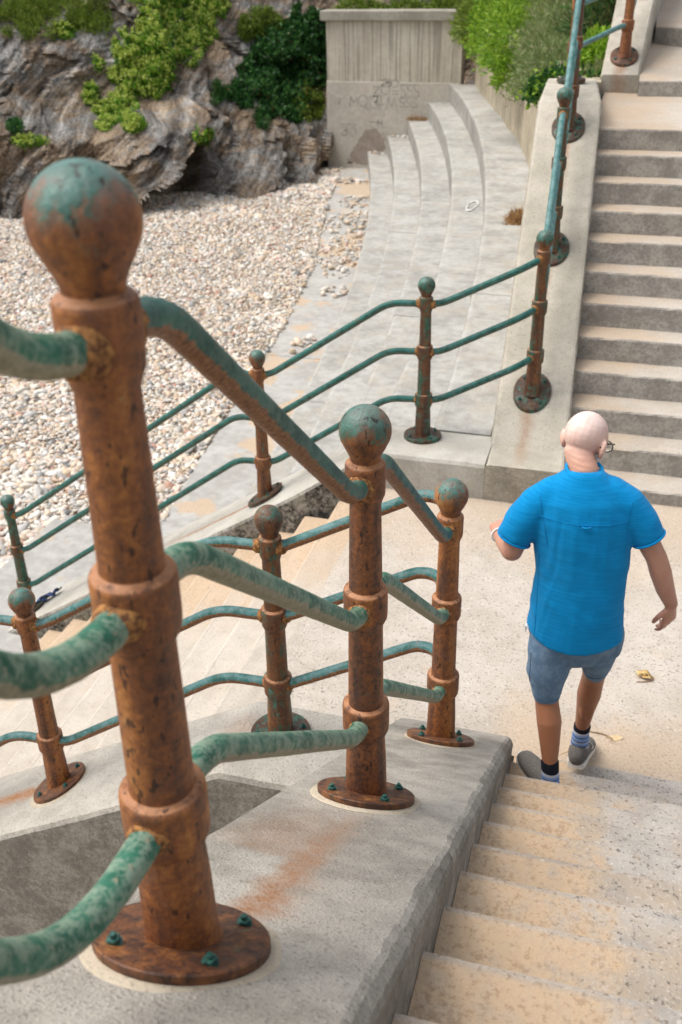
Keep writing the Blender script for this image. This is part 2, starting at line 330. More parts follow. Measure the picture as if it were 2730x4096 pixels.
# ------------------------------------------------------------------ steps
def step_mesh(x0, x1, yfront, yback, z, depth, seed, horiz='x', wear=.006):
    """one step block: nosing at yfront, runs to yback; swept along its width"""
    sgn = 1 if yfront < yback else -1
    def prof(x):
        c = wear*vnoise(x*7, seed, 1) + wear*.7*vnoise(x*25, seed, 2); e = .3*c
        r = .013
        pts = [(yfront + sgn*.002, z-depth), (yfront+sgn*.001, z-.05), (yfront + sgn*(e*.5), z-r*1.3), (yfront + sgn*(r*.4+abs(e)), z-r*.35+e*.4), (yfront + sgn*(r*1.5), z+e*.3)]
        n = 5
        pts += [(yfront + sgn*(.03+(abs(yback-yfront)-.03)*k/n), z + .003*vnoise(x*6, k, seed)) for k in range(n+1)]
        pts += [(yback, z-depth)]
        return [(x, y, zz) for y, zz in pts] if horiz == 'x' else [(y, x, zz) for y, zz in pts]
    return sweep(prof, np.linspace(x0, x1, max(8, int(abs(x1-x0)/.05))))
ns = empty('staircase', (1, 0, 0), 'speckled concrete steps with wind-blown sand along their left side, the man walking down them', 'stairs')
for k in range(0, 20):
    yk = .622 - .2667*k; zk = -.235 + .1784*k
    if yk < -4.4: break
    fix_normals(mob('step', *step_mesh(.2705, 2.9, yk, yk-.29, zk, .45, k), M['near_steps'], ns))
fs = empty('staircase', (1, 3.6, 0), 'wide flight of grey concrete steps climbing at the right, sand on every tread', 'stairs')
ysF = [3.43, 3.69, 3.945, 4.205, 4.465, 4.722, 4.975, 5.228, 5.481, 5.735, 5.985, 6.225]
zsF = [-.175, .008, .191, .375, .56, .747, .928, 1.11, 1.292, 1.473, 1.65, 1.823]
for k, (yk, zk) in enumerate(zip(ysF, zsF)):
    xl = .265 - .043*(yk-3.2) + .002
    yb = (ysF[k+1]+.03) if k < 11 else 8.9
    if k < 11: fix_normals(mob('step', *step_mesh(xl+.0, 3.2, yk, yb, zk, .5, 40+k, 'x', .011), M['far_steps'], fs))
    else:
        v, f = step_mesh(xl-.06, 3.2, yk, yb, zk, .5, 40+k); v = [(x, y, z + .055*max(0, y-6.3)/1.8*1.0) for x, y, z in v]
        fix_normals(mob('step', v, f, M['far_steps'], fs))
us = empty('staircase', (1, 8.2, 1.9), 'two broad upper steps beyond the top landing in the top right corner', 'stairs')
v, f = step_mesh(.405, 3.4, 8.0, 10.2, 2.02, .4, 70); v = [(x, y + .02*x, z + .12*max(0, y-8.02)) for x, y, z in v]
fix_normals(mob('step', v, f, M['far_steps'], us))
v, f = step_mesh(.50, 3.6, 9.75, 12.5, 2.40, .4, 71); v = [(x, y - .35*(x-.5)*(1.6-(x-.5)*.3), z + .12*max(0, y-9.75)) for x, y, z in v]
fix_normals(mob('step', v, f, M['far_steps'], us))
lf = empty('staircase', (-2, 1.8, -1), 'sandy flight of steps going down to the left behind the railings, towards the pebble beach', 'stairs')
nL = 0; x = -1.06; z = ZL + .045
while z > -2.2:
    if nL: fix_normals(mob('step', *step_mesh(.402, 3.068, x, x+.30, z, .4, 90+nL, 'y'), M['left_steps'], lf))
    x -= .27; z -= .1665; nL += 1
# landing
def grid_surface(name, x0, x1, y0, y1, nx, ny, zf, mat, parent=None, inside=None):
    xs = np.linspace(x0, x1, nx); ys = np.linspace(y0, y1, ny); X, Y = np.meshgrid(xs, ys); Z = zf(X, Y)
    V = np.stack([X, Y, Z], -1).reshape(-1, 3); F = []
    for j in range(ny-1):
        for i in range(nx-1):
            if inside and not inside((xs[i]+xs[i+1])/2, (ys[j]+ys[j+1])/2): continue
            F.append((j*nx+i, j*nx+i+1, (j+1)*nx+i+1, (j+1)*nx+i))
    return mob(name, V, F, mat, parent, True)
def landz(X, Y): return ZL - .02*np.clip((Y-.6)/2.6, 0, 1)*2 + .006*fbm(X*2, Y*2, 1) + .02*sstep(.35, .9, X)*sstep(1.0, .66, Y)*0
tag(grid_surface('landing', -1.062, 3.3, .385, 3.46, 130, 92, landz, M['landing'], None, lambda a, b: not (a > .262 and b < .60)), kind='structure')
v, f = sweep(lambda y: [(-1.064, y, ZL-.035), (-1.062, y, ZL-.6), (-1.03, y, ZL-.6), (-1.03, y, ZL-.06)], [.405, 3.06]);
# ground sheets
tag(mob('ground', [(-150, -120, -2.9), (120, -120, -2.9), (120, 160, -2.9), (-150, 160, -2.9)], [(0, 1, 2, 3)], M['seabed']), kind='structure')
tag(mob('path', *sweep(lambda y: [(-5.15 + .0*y, y, -2.9), (-5.15, y, -2.16), (-5.13, y, -2.145), (-3.2, y, -2.145), (-3.2, y, -2.9)], [-3.5, 0, 4.4, 5.05]), M['slab']), kind='structure')

# ------------------------------------------------------------------ curved seating terrace
def curve(pts):
    a = np.array(pts); c = np.polyfit(a[:, 0], a[:, 1], 3); return lambda y: np.polyval(c, y)
NC = {5: curve([(26.3, -4.79), (19.8, -3.07), (15.0, -2.10), (10.58, -1.43), (8.85, -1.24), (6.77, -1.0), (4.96, -.84), (3.7, -.77)]),
      4: curve([(26.3, -5.38), (19.9, -3.68), (14.5, -2.55), (13.0, -2.33), (10.94, -2.02), (7.56, -1.67), (5.72, -1.5), (3.7, -1.36)]),
      3: curve([(26.1, -5.9), (19.85, -4.25), (15.1, -3.23), (13.6, -2.98), (11.64, -2.65), (10.4, -2.49), (8.27, -2.23), (6.2, -2.02), (3.7, -1.84)]),
      2: curve([(26.1, -6.48), (19.7, -4.83), (17.6, -4.33), (14.84, -3.74), (13.2, -3.49), (12.1, -3.3), (9.45, -2.97), (6.53, -2.62), (3.7, -2.36)]),
      1: curve([(26.2, -7.1), (19.3, -5.29), (16.55, -4.68), (14.7, -4.28), (13.2, -4.03), (10.65, -3.65), (8.8, -3.44), (3.7, -2.98)]),
      0: curve([(26, -8.2), (20, -6.6), (15.7, -5.6), (12.75, -5.07), (10.85, -4.8), (7.7, -4.5), (5.78, -4.2), (3.7, -3.93)])}
RW = curve([(26.66, -4.19), (20.1, -2.53), (16.3, -1.6), (15.2, -1.376), (11, -.72), (8.2, -.46)])   # foot of the retaining wall
ter = empty('seating_terrace', (-3, 14, -1), 'curved pale concrete seating terrace of big steps between the pebble beach and the far parapet', 'terrace')
YW = 26.2
for k in range(5, -1, -1):
    z = -(5-k)*.46; V = []; F = []
    joints = np.arange(4.6 + .35*k, YW, 3.1 + .1*k); joints = np.append(np.insert(joints, 0, 3.705), YW)
    if k == 5: joints = np.array([3.705, 7.2, 10.75, 15.03, 19.7, 23., YW])
    for a, b in zip(joints[:-1], joints[1:]):
        if b - a < .2: continue
        dz = .003*rng.standard_normal(); dx = .004*rng.standard_normal(); g = .002
        def prof(y):
            xn = float(NC[k](y)) + dx; xb = float(NC[k+1](y)) + .05 if k < 5 else float(min(RW(y), -.3 if y < 8 else 9)) + .12
            if k == 5 and y < 8: xb = -.27 - .04*(y-3.2) + .03 - .02
            zz = z + dz - (.13*min(1, max(0, (15.03-y)/4.28)) if k == 5 and 10.74 < y < 15.04 else 0); e = .008*vnoise(y*6, k, 3)
            if k == 5: xb = min(xb, -.300 - .040*(min(y, 6.4)-3.2)) if y < 8.1 else xb
            return [(xn, y, zz-.60), (xn+e, y, zz-.04), (xn+.012+e, y, zz-.010), (xn+.05, y, zz), (xb, y, zz-.003), (xb, y, zz-.60)]
        v, f = sweep(prof, np.linspace(a+g, b-g, 9)); n0 = len(V); V += v; F += [tuple(q+n0 for q in ff) for ff in f]
    fix_normals(mob('tier', V, F, M['slab'] if k == 0 else M['tier'], ter))
# painted ring on a tier
V = []; F = []
for i in range(40):
    t = i/40*2*math.pi; wv = 1 + .12*math.sin(3*t)
    for r in (.72 + .05*math.sin(5*t), 1.0): V.append((-2.035 + .088*r*math.cos(t)*wv, 13.45 + .42*r*math.sin(t), -.450))
for i in range(40):
    j = (i+1) % 40; F.append((2*i, 2*i+1, 2*j+1, 2*j))
M['whitemark'] = mat_simple('worn_white_paint', (.50, .49, .46), (.66, .65, .62), 9)
mob('painted_ring', V, F, M['whitemark'], ter)

# ------------------------------------------------------------------ back wall
bw = empty('concrete_wall', (-6.4, 26.4, -2.3), 'tall square-ended concrete wall closing the far end of the seating, ribbed above and graffitied below', 'wall')
def box(x0, x1, y0, y1, z0, z1):
    V = [(x0, y0, z0), (x1, y0, z0), (x1, y1, z0), (x0, y1, z0), (x0, y0, z1), (x1, y0, z1), (x1, y1, z1), (x0, y1, z1)]
    return V, [(3, 2, 1, 0), (4, 5, 6, 7), (0, 1, 5, 4), (1, 2, 6, 5), (2, 3, 7, 6), (3, 0, 4, 7)]
def boxes(bs):
    V = []; F = []
    for b in bs:
        v, f = box(*b); n = len(V); V += v; F += [tuple(q+n for q in ff) for ff in f]
    return V, F
def bevel(o, wdt=.012, seg=2):
    m = o.modifiers.new('bevel', 'BEVEL'); m.width = wdt; m.segments = seg; m.limit_method = 'ANGLE'; return o
bevel(mob('lower_wall', *box(-8.30, -4.46, 26.2, 26.8, -3.0, .03), M['plainwall'], bw), .02)
bevel(mob('upper_wall', *box(-8.285, -4.46, 26.22, 26.8, .03, 1.56), M['ribwall'], bw), .01)
bevel(mob('coping', *box(-8.42, -4.2, 26.08, 26.95, 1.56, 1.82), M['capstone'], bw), .03)
# graffiti strokes, illegible bubble letters
M['graffiti'] = mat_simple('faded_black_spray_paint', (.32, .295, .255), (.47, .43, .365), 8, .9)
def stroke(pts, wd):
    """flat ribbon in the wall plane (x,z)"""
    P = np.array(pts, float); V = []; F = []
    for i in range(len(P)):
        d = P[min(i+1, len(P)-1)] - P[max(i-1, 0)]; d /= np.linalg.norm(d) + 1e-9; n = np.array([-d[1], d[0]])*wd/2*(.8+.3*math.sin(i*1.7))
        V += [(P[i][0]+n[0], 26.196, P[i][1]+n[1]), (P[i][0]-n[0], 26.196, P[i][1]-n[1])]
    for i in range(len(P)-1): F.append((2*i, 2*i+2, 2*i+3, 2*i+1))
    return V, F
def arcp(cx, cz, rx, rz, a0, a1, n=14): return [(cx+rx*math.cos(R_(a0+(a1-a0)*i/n)), cz+rz*math.sin(R_(a0+(a1-a0)*i/n))) for i in range(n+1)]
G = []
def Z_(x, z, w, h): return [[(x, z+h), (x+w, z+h), (x, z), (x+w, z)]]
def O_(x, z, w, h): return [arcp(x+w/2, z+h/2, w/2, h/2, 0, 360, 18)]
def Bb(x, z, w, h): return [arcp(x+w*.4, z+h*.75, w*.5, h*.25, -90, 180, 14), arcp(x+w*.4, z+h*.27, w*.58, h*.27, 90, -180, 14)]
def S_(x, z, w, h): return [arcp(x+w/2, z+h*.75, w/2, h*.25, 30, 270, 10) + arcp(x+w/2, z+h*.25, w/2, h*.25, 90, -150, 10)]
def L_(*pts): return [list(pts)]
G += Z_(-6.95, -.34, .22, .24) + O_(-6.70, -.30, .25, .30) + Bb(-6.66, -.08, .26, .18) + L_((-6.38, -.28), (-6.20, -.28)) + L_((-6.38, -.20), (-6.18, -.20)) + O_(-6.42, -.10, .22, .18)
for i in range(3): G += S_(-6.14+i*.19, -.36, .15, .34)
for i in range(3): G += S_(-6.16+i*.17, -.62, .14, .25)
G += L_((-7.62, -.62), (-7.58, -.34), (-7.50, -.55), (-7.42, -.34), (-7.40, -.62)) + O_(-7.36, -.62, .27, .30) + L_((-7.16, -.60), (-7.05, -.74)) + L_((-7.02, -.32), (-7.02, -.70)) + Bb(-6.96, -.66, .18, .32) + L_((-6.78, -.30), (-6.86, -.56), (-6.62, -.56)) + L_((-6.70, -.32), (-6.74, -.72)) + L_((-6.56, -.70), (-6.48, -.34), (-6.40, -.66), (-6.32, -.34), (-6.24, -.70))
G += L_((-8.05, -.60), (-8.02, -.42), (-7.94, -.58), (-7.90, -.40)) + L_((-7.05, -1.02), (-6.62, -1.06)) + L_((-6.78, -.96), (-6.80, -1.16)) + L_((-6.68, -.96), (-6.68, -1.14)) + L_((-7.1, -1.14), (-6.95, -1.16), (-6.86, -1.25)) + L_((-6.66, -1.30), (-6.58, -1.42), (-6.52, -1.60)) + L_((-7.9, -1.1), (-7.4, -1.12)) + Bb(-7.85, -1.42, .16, .26) + O_(-7.62, -1.44, .18, .26)
V = []; F = []
def resamp(p, n=22):
    p = np.array(p); d = np.r_[0, np.cumsum(np.linalg.norm(np.diff(p, axis=0), axis=1))]; t = np.linspace(0, d[-1], n)
    return np.stack([np.interp(t, d, p[:, 0]), np.interp(t, d, p[:, 1])], 1)
for g in G:
    v, f = stroke(resamp(g), .034); n = len(V); V += v; F += [tuple(q+n for q in ff) for ff in f]
mob('graffiti', V, F, M['graffiti'], bw)
# dull patch of render on the lower wall
M['patch'] = mat_simple('pinkish_render_patch', (.30, .245, .20), (.38, .315, .26), 5, .95)
pp = [(-7.75, -2.2), (-7.4, -1.55), (-7.1, -1.2), (-6.75, -1.25), (-6.6, -1.5), (-6.62, -1.85), (-6.95, -2.2)]
pp = resamp(pp + [pp[0]], 60)[:-1]; pp = pp + .03*rng.standard_normal(pp.shape)
mob('render_patch', [(x, 26.1975, z) for x, z in pp], [tuple(range(len(pp)))], M['patch'], bw)
# retaining wall
def profR(y):
    x = float(RW(y)); zt = 1.75 + .25*sstep(20, 9, y); b = .03*vnoise(y*.8, 1, 9)
    return [(x+b, y, -1.2), (x+b, y, .2), (x+b+.02, y, zt-.04), (x+b+.05, y, zt), (x+.5, y, zt), (x+.5, y, -1.2)]
rw = empty('retaining_wall', (-1.5, 16, 0), 'streaky brown retaining wall under overhanging bushes, between the top seat and the far parapet', 'wall')
fix_normals(mob('wall_face', *sweep(profR, np.linspace(8.0, 26.3, 60)), M['retain'], rw))

#@@PART2
# ------------------------------------------------------------------ railings
def lathe(prof, n=32):
    V = []; F = []
    for r, z in prof:
        for i in range(n): V.append((r*math.cos(2*math.pi*i/n), r*math.sin(2*math.pi*i/n), z))
    for k in range(len(prof)-1):
        for i in range(n): F.append((k*n+i, k*n+(i+1) % n, (k+1)*n+(i+1) % n, (k+1)*n+i))
    F.append(tuple(range(n-1, -1, -1))); F.append(tuple((len(prof)-1)*n+i for i in range(n)))
    return V, F
def medata(name, V, F, mat, smooth=True, angle=None):
    me = bpy.data.meshes.new(name); me.from_pydata([tuple(map(float, v)) for v in V], [], F); me.update()
    if smooth:
        me.shade_smooth()
        if angle: me.set_sharp_from_angle(angle=R_(angle))
    me.materials.append(mat); return me
shaft_me = medata('post', *lathe([(.066, .0), (.063, .012), (.0595, .028), (.0585, .05), (.0555, .16), (.051, .25), (.0475, .36), (.0445, .61), (.0425, .72), (.0385, .96), (.0385, 1.02)], 40), M['iron'], True, 50)
def collar_prof(z0, z1, rin, rout):
    return [(rin-.003, z0-.010), (rin+.002, z0-.008), (rout-.006, z0+.002), (rout-.001, z0+.014), (rout, z0+.03), (rout, z1-.012), (rout-.001, z1-.006), (rout-.004, z1-.002), (rin+.003, z1-.001), (rin-.003, z1+.004)]
collar_me = [medata('collar', *lathe(collar_prof(a, b, i, o_), 40), M['iron'], True, 45) for a, b, i, o_ in ((.972, 1.072, .038, .0485), (.617, .718, .0435, .0565), (.247, .350, .0480, .0635))]
bp = [(.035, 1.066), (.0352, 1.074), (.0362, 1.081), (.0395, 1.091), (.0445, 1.1015), (.0495, 1.1105)]
rb = .0615; zc = 1.150
bp += [(rb*math.sin(a), zc - rb*math.cos(a)) for a in np.linspace(R_(57), R_(179), 18)]
ball_me = medata('ball', *lathe(bp, 40), M['iron'], True)
def plate_me(sx, sy):
    V, F = lathe([(.137, -.006), (.139, .002), (.139, .023), (.136, .0265), (.05, .027)], 48)
    V = [(x, y, z + sx*x + sy*y) for x, y, z in V]; return medata('base_plate', V, F, M['iron'], True, 40)
def bolt_me(sx, sy, a, r=.108):
    V, F = lathe([(.0135, 0), (.0135, .0035)], 16); n = len(V)
    v, f = lathe([(.0105, .003), (.0105, .0125), (.009, .014)], 6); V += v; F += [tuple(q+n for q in ff) for ff in f]; n = len(V)
    v, f = lathe([(.0052, .013), (.0052, .021), (.004, .0225)], 10); V += v; F += [tuple(q+n for q in ff) for ff in f]
    cx, cy = r*math.cos(a), r*math.sin(a)
    V = [(x+cx, y+cy, z+.0265 + sx*cx + sy*cy) for x, y, z in V]; return medata('bolt', V, F, M['bolt'], True, 35)
def mortar_me(sx, sy, seed):
    V = [(0, 0, .003)]; F = []; n = 48; rr = []
    for i in range(n):
        a = 2*math.pi*i/n; r = .150 + .014*float(vnoise(math.cos(a)*1.6, math.sin(a)*1.6, seed)); rr.append(r)
        x, y = r*math.cos(a), r*math.sin(a); V.append((x, y, .0035 + sx*x + sy*y))
    for i in range(n):
        a = 2*math.pi*i/n; r = rr[i] + .008; x, y = r*math.cos(a), r*math.sin(a); V.append((x, y, -.004 + sx*x + sy*y))
    for i in range(n):
        j = (i+1) % n; F.append((0, 1+i, 1+j)); F.append((1+i, 1+n+i, 1+n+j, 1+j))
    return medata('mortar_bed', V, F, M['mortar'], True)
_cache = {}
HC = (1.020, .668, .300)
def post(par, P, slope, paint, ballp, rot0=.6, mortar=False):
    sx, sy = slope; key = (round(sx, 2), round(sy, 2), rot0)
    if key not in _cache: _cache[key] = (plate_me(sx, sy), [bolt_me(sx, sy, rot0 + k*math.pi/2) for k in range(4)])
    pm, bm_ = _cache[key]
    o = bpy.data.objects.new('post', shaft_me); COL.objects.link(o); o.parent = par; o.location = Vector(P) - par.location
    seed = random.random()
    def kid(name, me, bp=0.):
        c = bpy.data.objects.new(name, me); COL.objects.link(c); c.parent = o; c.color = (paint, bp, seed, 1); return c
    o.color = (paint, 0, seed, 1)
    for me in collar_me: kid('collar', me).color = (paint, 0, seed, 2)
    kid('ball', ball_me, ballp); kid('base_plate', pm).color = (min(paint, .5) + .10, 0, seed, 0)
    for me in bm_: kid('bolt', me)
    if mortar: kid('mortar_bed', mortar_me(sx, sy, seed*50))
    return o
def fillet_path(P, rad, n=7):
    """polyline with rounded corners"""
    P = [Vector(p) for p in P]; out = [P[0]]
    for i in range(1, len(P)-1):
        a, b, c = P[i-1], P[i], P[i+1]; r = rad[i-1]
        d1 = (a-b); d2 = (c-b); r = min(r, d1.length*.49 if i > 1 else d1.length*.95, d2.length*.49 if i < len(P)-2 else d2.length*.95)
        p0 = b + d1.normalized()*r; p2 = b + d2.normalized()*r
        for k in range(n+1):
            t = k/n; out.append(p0*(1-t)**2 + b*2*t*(1-t) + p2*t*t)
    out.append(P[-1]); return out
def tube(path, r, n=20, rough_=0., seed=0, cap=True):
    path = [Vector(p) for p in path]; V = []; F = []; T0 = None; U = None
    # resample dense
    for i, p in enumerate(path):
        t = (path[min(i+1, len(path)-1)] - path[max(i-1, 0)]).normalized()
        if U is None: U = t.cross(Vector((0, 0, 1)) if abs(t.z) < .95 else Vector((1, 0, 0))).normalized()
        U = (U - t*U.dot(t)).normalized(); W = t.cross(U); rr = r[i] if hasattr(r, '__len__') else r
        for k in range(n):
            a = 2*math.pi*k/n; q = 1 + (rough_*float(vnoise(math.cos(a)*2, math.sin(a)*2, i*.9+seed)) if rough_ else 0)
            V.append(p + (U*math.cos(a) + W*math.sin(a))*rr*q)
    m = len(path)
    for i in range(m-1):
        for k in range(n): F.append((i*n+k, (i+1)*n+k, (i+1)*n+(k+1) % n, i*n+(k+1) % n))
    if cap: F.append(tuple(range(n))); F.append(tuple((m-1)*n+k for k in range(n-1, -1, -1)))
    return V, F
def densify(path, step=.04):
    out = [path[0]]
    for a, b in zip(path[:-1], path[1:]):
        n = max(1, int((b-a).length/step))
        for k in range(1, n+1): out.append(a.lerp(b, k/n))
    return out
RR = .0242
def rail(par, P, mat, rad=None, rough_=.02, weld=True, r=RR):
    rad = rad or [.09]*(len(P)-2)
    path = densify(fillet_path(P, rad))
    v, f = tube(path, r, 22, rough_, random.random()*50)
    o = mob('rail', v, f, mat, par, True)
    if weld:
        for a, b, rc in ((path[0], path[1], 0), (path[-1], path[-2], 0)):
            d = (b-a).normalized(); pts = [a + d*q for q in (.034, .042, .048, .056, .064, .07)]
            fix_normals(mob('weld', *tube(pts, [.0335, .0345, .031, .0315, .027, .0235], 20, .16, random.random()*90), M['weld'], o, True))
    return o
def span(par, A, B, mats, down_stub=.19, up_stub=.07, fr=.09):
    """three rails between two posts; A is the higher or first post"""
    A = Vector(A); B = Vector(B); d = (B-A); d.z = 0; d.normalize()
    hi_first = A.z >= B.z
    s1 = down_stub if hi_first else up_stub; s2 = up_stub if hi_first else down_stub
    if abs(A.z-B.z) < .02: s1 = s2 = .1
    for k, h in enumerate(HC):
        if isinstance(up_stub, tuple): s2 = up_stub[k]
        a = A + Vector((0, 0, h)); b = B + Vector((0, 0, h))
        rail(par, [a, a + d*s1, b - d*s2, b], mats[k] if isinstance(mats, (list, tuple)) else mats, [fr, fr])
# ---- near railing
P1, P2, P3 = (-.053, -2.171, 1.766), (-.032, -1.091, 1.047), (0, 0, .313)
P0 = (-.075, -3.25, 2.487)
r1 = empty('railing', (-.05, -1, 1), 'big rusty ball-topped railing in the foreground, green rails stepping down beside the near steps', 'railing')
SA = (0, -.669)
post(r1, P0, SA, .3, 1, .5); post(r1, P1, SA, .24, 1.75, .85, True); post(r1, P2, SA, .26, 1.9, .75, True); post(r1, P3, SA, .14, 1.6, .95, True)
span(r1, P0, P1, [M['rail_pale'], M['rail_pale'], M['rail_pale']], .2, (.13, .19, .25), .15)
span(r1, P1, P2, [M['rail_rusty'], M['rail_pale'], M['rail_pale']], .13, .095)
span(r1, P2, P3, [M['rail_rusty'], M['rail_pale'], M['rail_pale']], .13, .095)
# ---- left flight, near side
P9, P8 = (-.774, .186, 0), (-1.996, .138, -.578); P8b = (-3.2, .11, -1.25)
r2 = empty('railing', (-1.3, .15, -.3), 'brown and blue-green railing on the nearer kerb of the left flight', 'railing')
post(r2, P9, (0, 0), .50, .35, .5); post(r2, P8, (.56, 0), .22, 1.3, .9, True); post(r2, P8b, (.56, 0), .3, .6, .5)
span(r2, P9, P8, M['rail_blue'], .26, .08); span(r2, P8, P8b, M['rail_blue'], .2, .08)
for h in HC:   # returns round behind the end post of the near railing
    a = Vector(P9) + Vector((0, 0, h)); b = Vector(P3) + Vector((0, 0, h))
    rail(r2, [a, a + Vector((.05, 0, .008)), b + Vector((-.15, .225, -.005)), b + Vector((-.06, .20, .0)), b], M['rail_blue'], [.05, .10, .10])
# ---- left flight, far side
P4, P6, P7, P5 = (-.807, 3.551, 0), (-2.023, 3.376, -.575), (-4.381, 3.33, -2.07), (-.057, 3.919, .271)
r3 = empty('railing', (-2.5, 3.4, -1), 'slim dark green railing dropping left past the pebble beach, on the pale far kerb', 'railing')
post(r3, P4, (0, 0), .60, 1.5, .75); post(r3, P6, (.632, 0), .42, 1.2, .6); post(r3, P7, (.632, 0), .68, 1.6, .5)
P56 = tuple((Vector(P6)+Vector(P7))/2)
span(r3, P4, P6, M['rail_teal'], .26, .08)
span(r3, P6, P7, M['rail_teal'], .2, .08)
for h in HC:
    a = Vector(P4) + Vector((0, 0, h)); b = Vector(P5) + Vector((0, 0, h))
    rail(r3, [a, a + Vector((.09, 0, 0)), b + Vector((-.10, -.17, -.03)), b], M['rail_teal'], [.08, .12])
# ---- far flight
P10, P11, P12 = (-.089, 5.023, 1.062), (-.115, 6.09, 1.825), (-.235, 7.67, 2.04)
r4 = empty('railing', (-.1, 5, 1), 'railing seen end-on, climbing the straight parapet of the far staircase', 'railing')
SBt = (0, SB)
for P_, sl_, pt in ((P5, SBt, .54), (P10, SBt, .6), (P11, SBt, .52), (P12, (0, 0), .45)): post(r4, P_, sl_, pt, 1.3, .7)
M['rail_grey'] = mat_rail('pale_blue_green_rail', (.03, .14, .13), (.08, .21, .20), (.22, .33, .33), .5, .2)
span(r4, P10, P5, M['rail_grey'], .15, .06); span(r4, P11, P10, M['rail_grey'], .15, .06); span(r4, P12, P11, M['rail_grey'], .15, .06)
P13, P14 = (.225, 8.45, 2.19), (.33, 9.75, 2.905)
r5 = empty('railing', (.25, 9, 2.3), 'railing at the top right corner, on the short upper parapet beyond the bushes', 'railing')
post(r5, P13, (0, .55), .35, .8, .7); post(r5, P14, (0, .55), .35, .8, .7); span(r5, P14, P13, M['rail_grey'], .2, .06); span(r5, P13, P12, M['rail_grey'], .1, .06)

# ------------------------------------------------------------------ cliff
base = np.array([(-22, 13), (-18, 15.8), (-14.6, 18.7), (-13.8, 19.4), (-12.9, 20.1), (-11.5, 20.4), (-10.7, 21.2), (-9.7, 22.1), (-9.1, 24.1), (-8.3, 26.2), (-6.5, 27.6), (-3, 28.5), (1, 29), (6, 29)], float)
d = np.r_[0, np.cumsum(np.linalg.norm(np.diff(base, axis=0), axis=1))]
ns_, nh = 620, 190
sv = np.linspace(0, d[-1], ns_); hv = np.linspace(-.5, 7.5, nh)
def smooth1(a, k=9):
    p = np.pad(a, (k, k), 'edge'); return np.convolve(p, np.ones(2*k+1)/(2*k+1), 'valid')
bx = smooth1(np.interp(sv, d, base[:, 0])); by = smooth1(np.interp(sv, d, base[:, 1]))
tx = np.gradient(bx); ty = np.gradient(by); L = np.hypot(tx, ty); nxo, nyo = ty/L, -tx/L       # outward (towards beach, right/near side)
Sg, Hg = np.meshgrid(sv, hv)
sB = float(np.interp(-10.7, base[:, 0], d))       # where the boulder ends
ca, sa = math.cos(R_(38)), math.sin(R_(38))
wx = .55*fbm(Sg*.6, Hg*.6, 3.3, 3); al = Sg*ca + Hg*sa; ac = -Sg*sa + Hg*ca + wx
def ridged(x, y, z, o=4):
    r = 0; a = 1; t = 0
    for i in range(o): r = r + a*(1-2*np.abs(vnoise(x*2**i+i*13, y*2**i+i*7, z+i*3))); t += a; a *= .5
    return r/t
disp = .70*fbm(Sg*.30, Hg*.40, 1.1, 4) + .20*ridged(al*.35, ac*.95, 2, 3) + .05*ridged(al*1.8, ac*6, 9, 3) + .025*fbm(Sg*8, Hg*8, 4, 3)
# big leaning boulder, sharp right side, hollow and leaning slabs after it
s0 = float(np.interp(-11.45, base[:, 0], d)); edge = s0 + 1.12*Hg - .5 + .12*fbm(Hg*2, Sg*2, 6, 2)
bo = sstep(s0-4.2, s0+.6, Sg) * (1-sstep(edge-.05, edge+.24, Sg)) * (1-sstep(1.9, 2.3, Hg + .3*fbm(Sg, Hg, 8, 2) - .12*(Sg-s0)))
cav = sstep(edge, edge+.1, Sg) * (1-sstep(s0+1.35, s0+1.9, Sg - .25*Hg)) * (1-sstep(1.3, 2.0, Hg))
disp += 1.7*bo - 2.0*cav
for o_, q in ((1.7, .9), (3.1, .8), (4.4, .6)):
    e2 = s0 + o_ + 1.5*Hg; disp += q*sstep(e2-.1, e2+.9, Sg)*(1-sstep(e2+1.25, e2+1.33, Sg))*(1-sstep(1.3, 2.0, Hg))
# low shelf of tilted rock on the left, set forward of the upper face
lo = (1-sstep(1.55, 1.75, Hg - .10*(Sg-6) + .25*fbm(Sg*.7, 0, 2, 3))) * (1-sstep(sB-4.5, sB-2.5, Sg)); disp += .95*lo
shelf = sstep(1.9, 2.5, Hg + .35*fbm(Sg*.5, 0, 2, 2))*.5
back = .62*Hg + .35*np.clip(Hg-2.4, 0, 9) + shelf
def slabs(u, v, seed):
    """angular broken slabs: nearest-feature cells, each with its own height and tilt"""
    iu, iv = np.floor(u).astype(np.int64), np.floor(v).astype(np.int64); bd = np.full(u.shape, 1e9); out = np.zeros(u.shape)
    for a_ in (-1, 0, 1):
        for b_ in (-1, 0, 1):
            cu, cv = iu+a_, iv+b_; z_ = np.zeros_like(cu)+seed; fu = cu + hash3(cu, cv, z_); fv = cv + hash3(cu, cv, z_+7)
            dd = np.hypot(u-fu, v-fv); val = (hash3(cu, cv, z_+13)-.5) + (u-fu)*(hash3(cu, cv, z_+19)-.5)*1.3 + (v-fv)*(hash3(cu, cv, z_+23)-.25)*1.1
            k_ = dd < bd; out = np.where(k_, val, out); bd = np.where(k_, dd, bd)
    return out
wv = .25*fbm(Sg*1.5, Hg*1.5, 12, 3)
disp = disp + .50*slabs(al*.42 + wv, ac*1.05 + wv, 3) + .20*slabs(al*1.0 + wv, ac*2.6 + wv, 41) + .07*slabs(al*2.4, ac*6.5 + wv, 77)
off = disp - back
CX = bx[None, :] + nxo[None, :]*off; CY = by[None, :] + nyo[None, :]*off; CZ = -2.45 + Hg + .12*fbm(Sg*1.2, Hg*1.2, 7, 3)
Vc = np.stack([CX, CY, CZ], -1).reshape(-1, 3)
idx = np.arange(ns_*nh).reshape(nh, ns_)
Fc = np.stack([idx[:-1, :-1], idx[:-1, 1:], idx[1:, 1:], idx[1:, :-1]], -1).reshape(-1, 4)
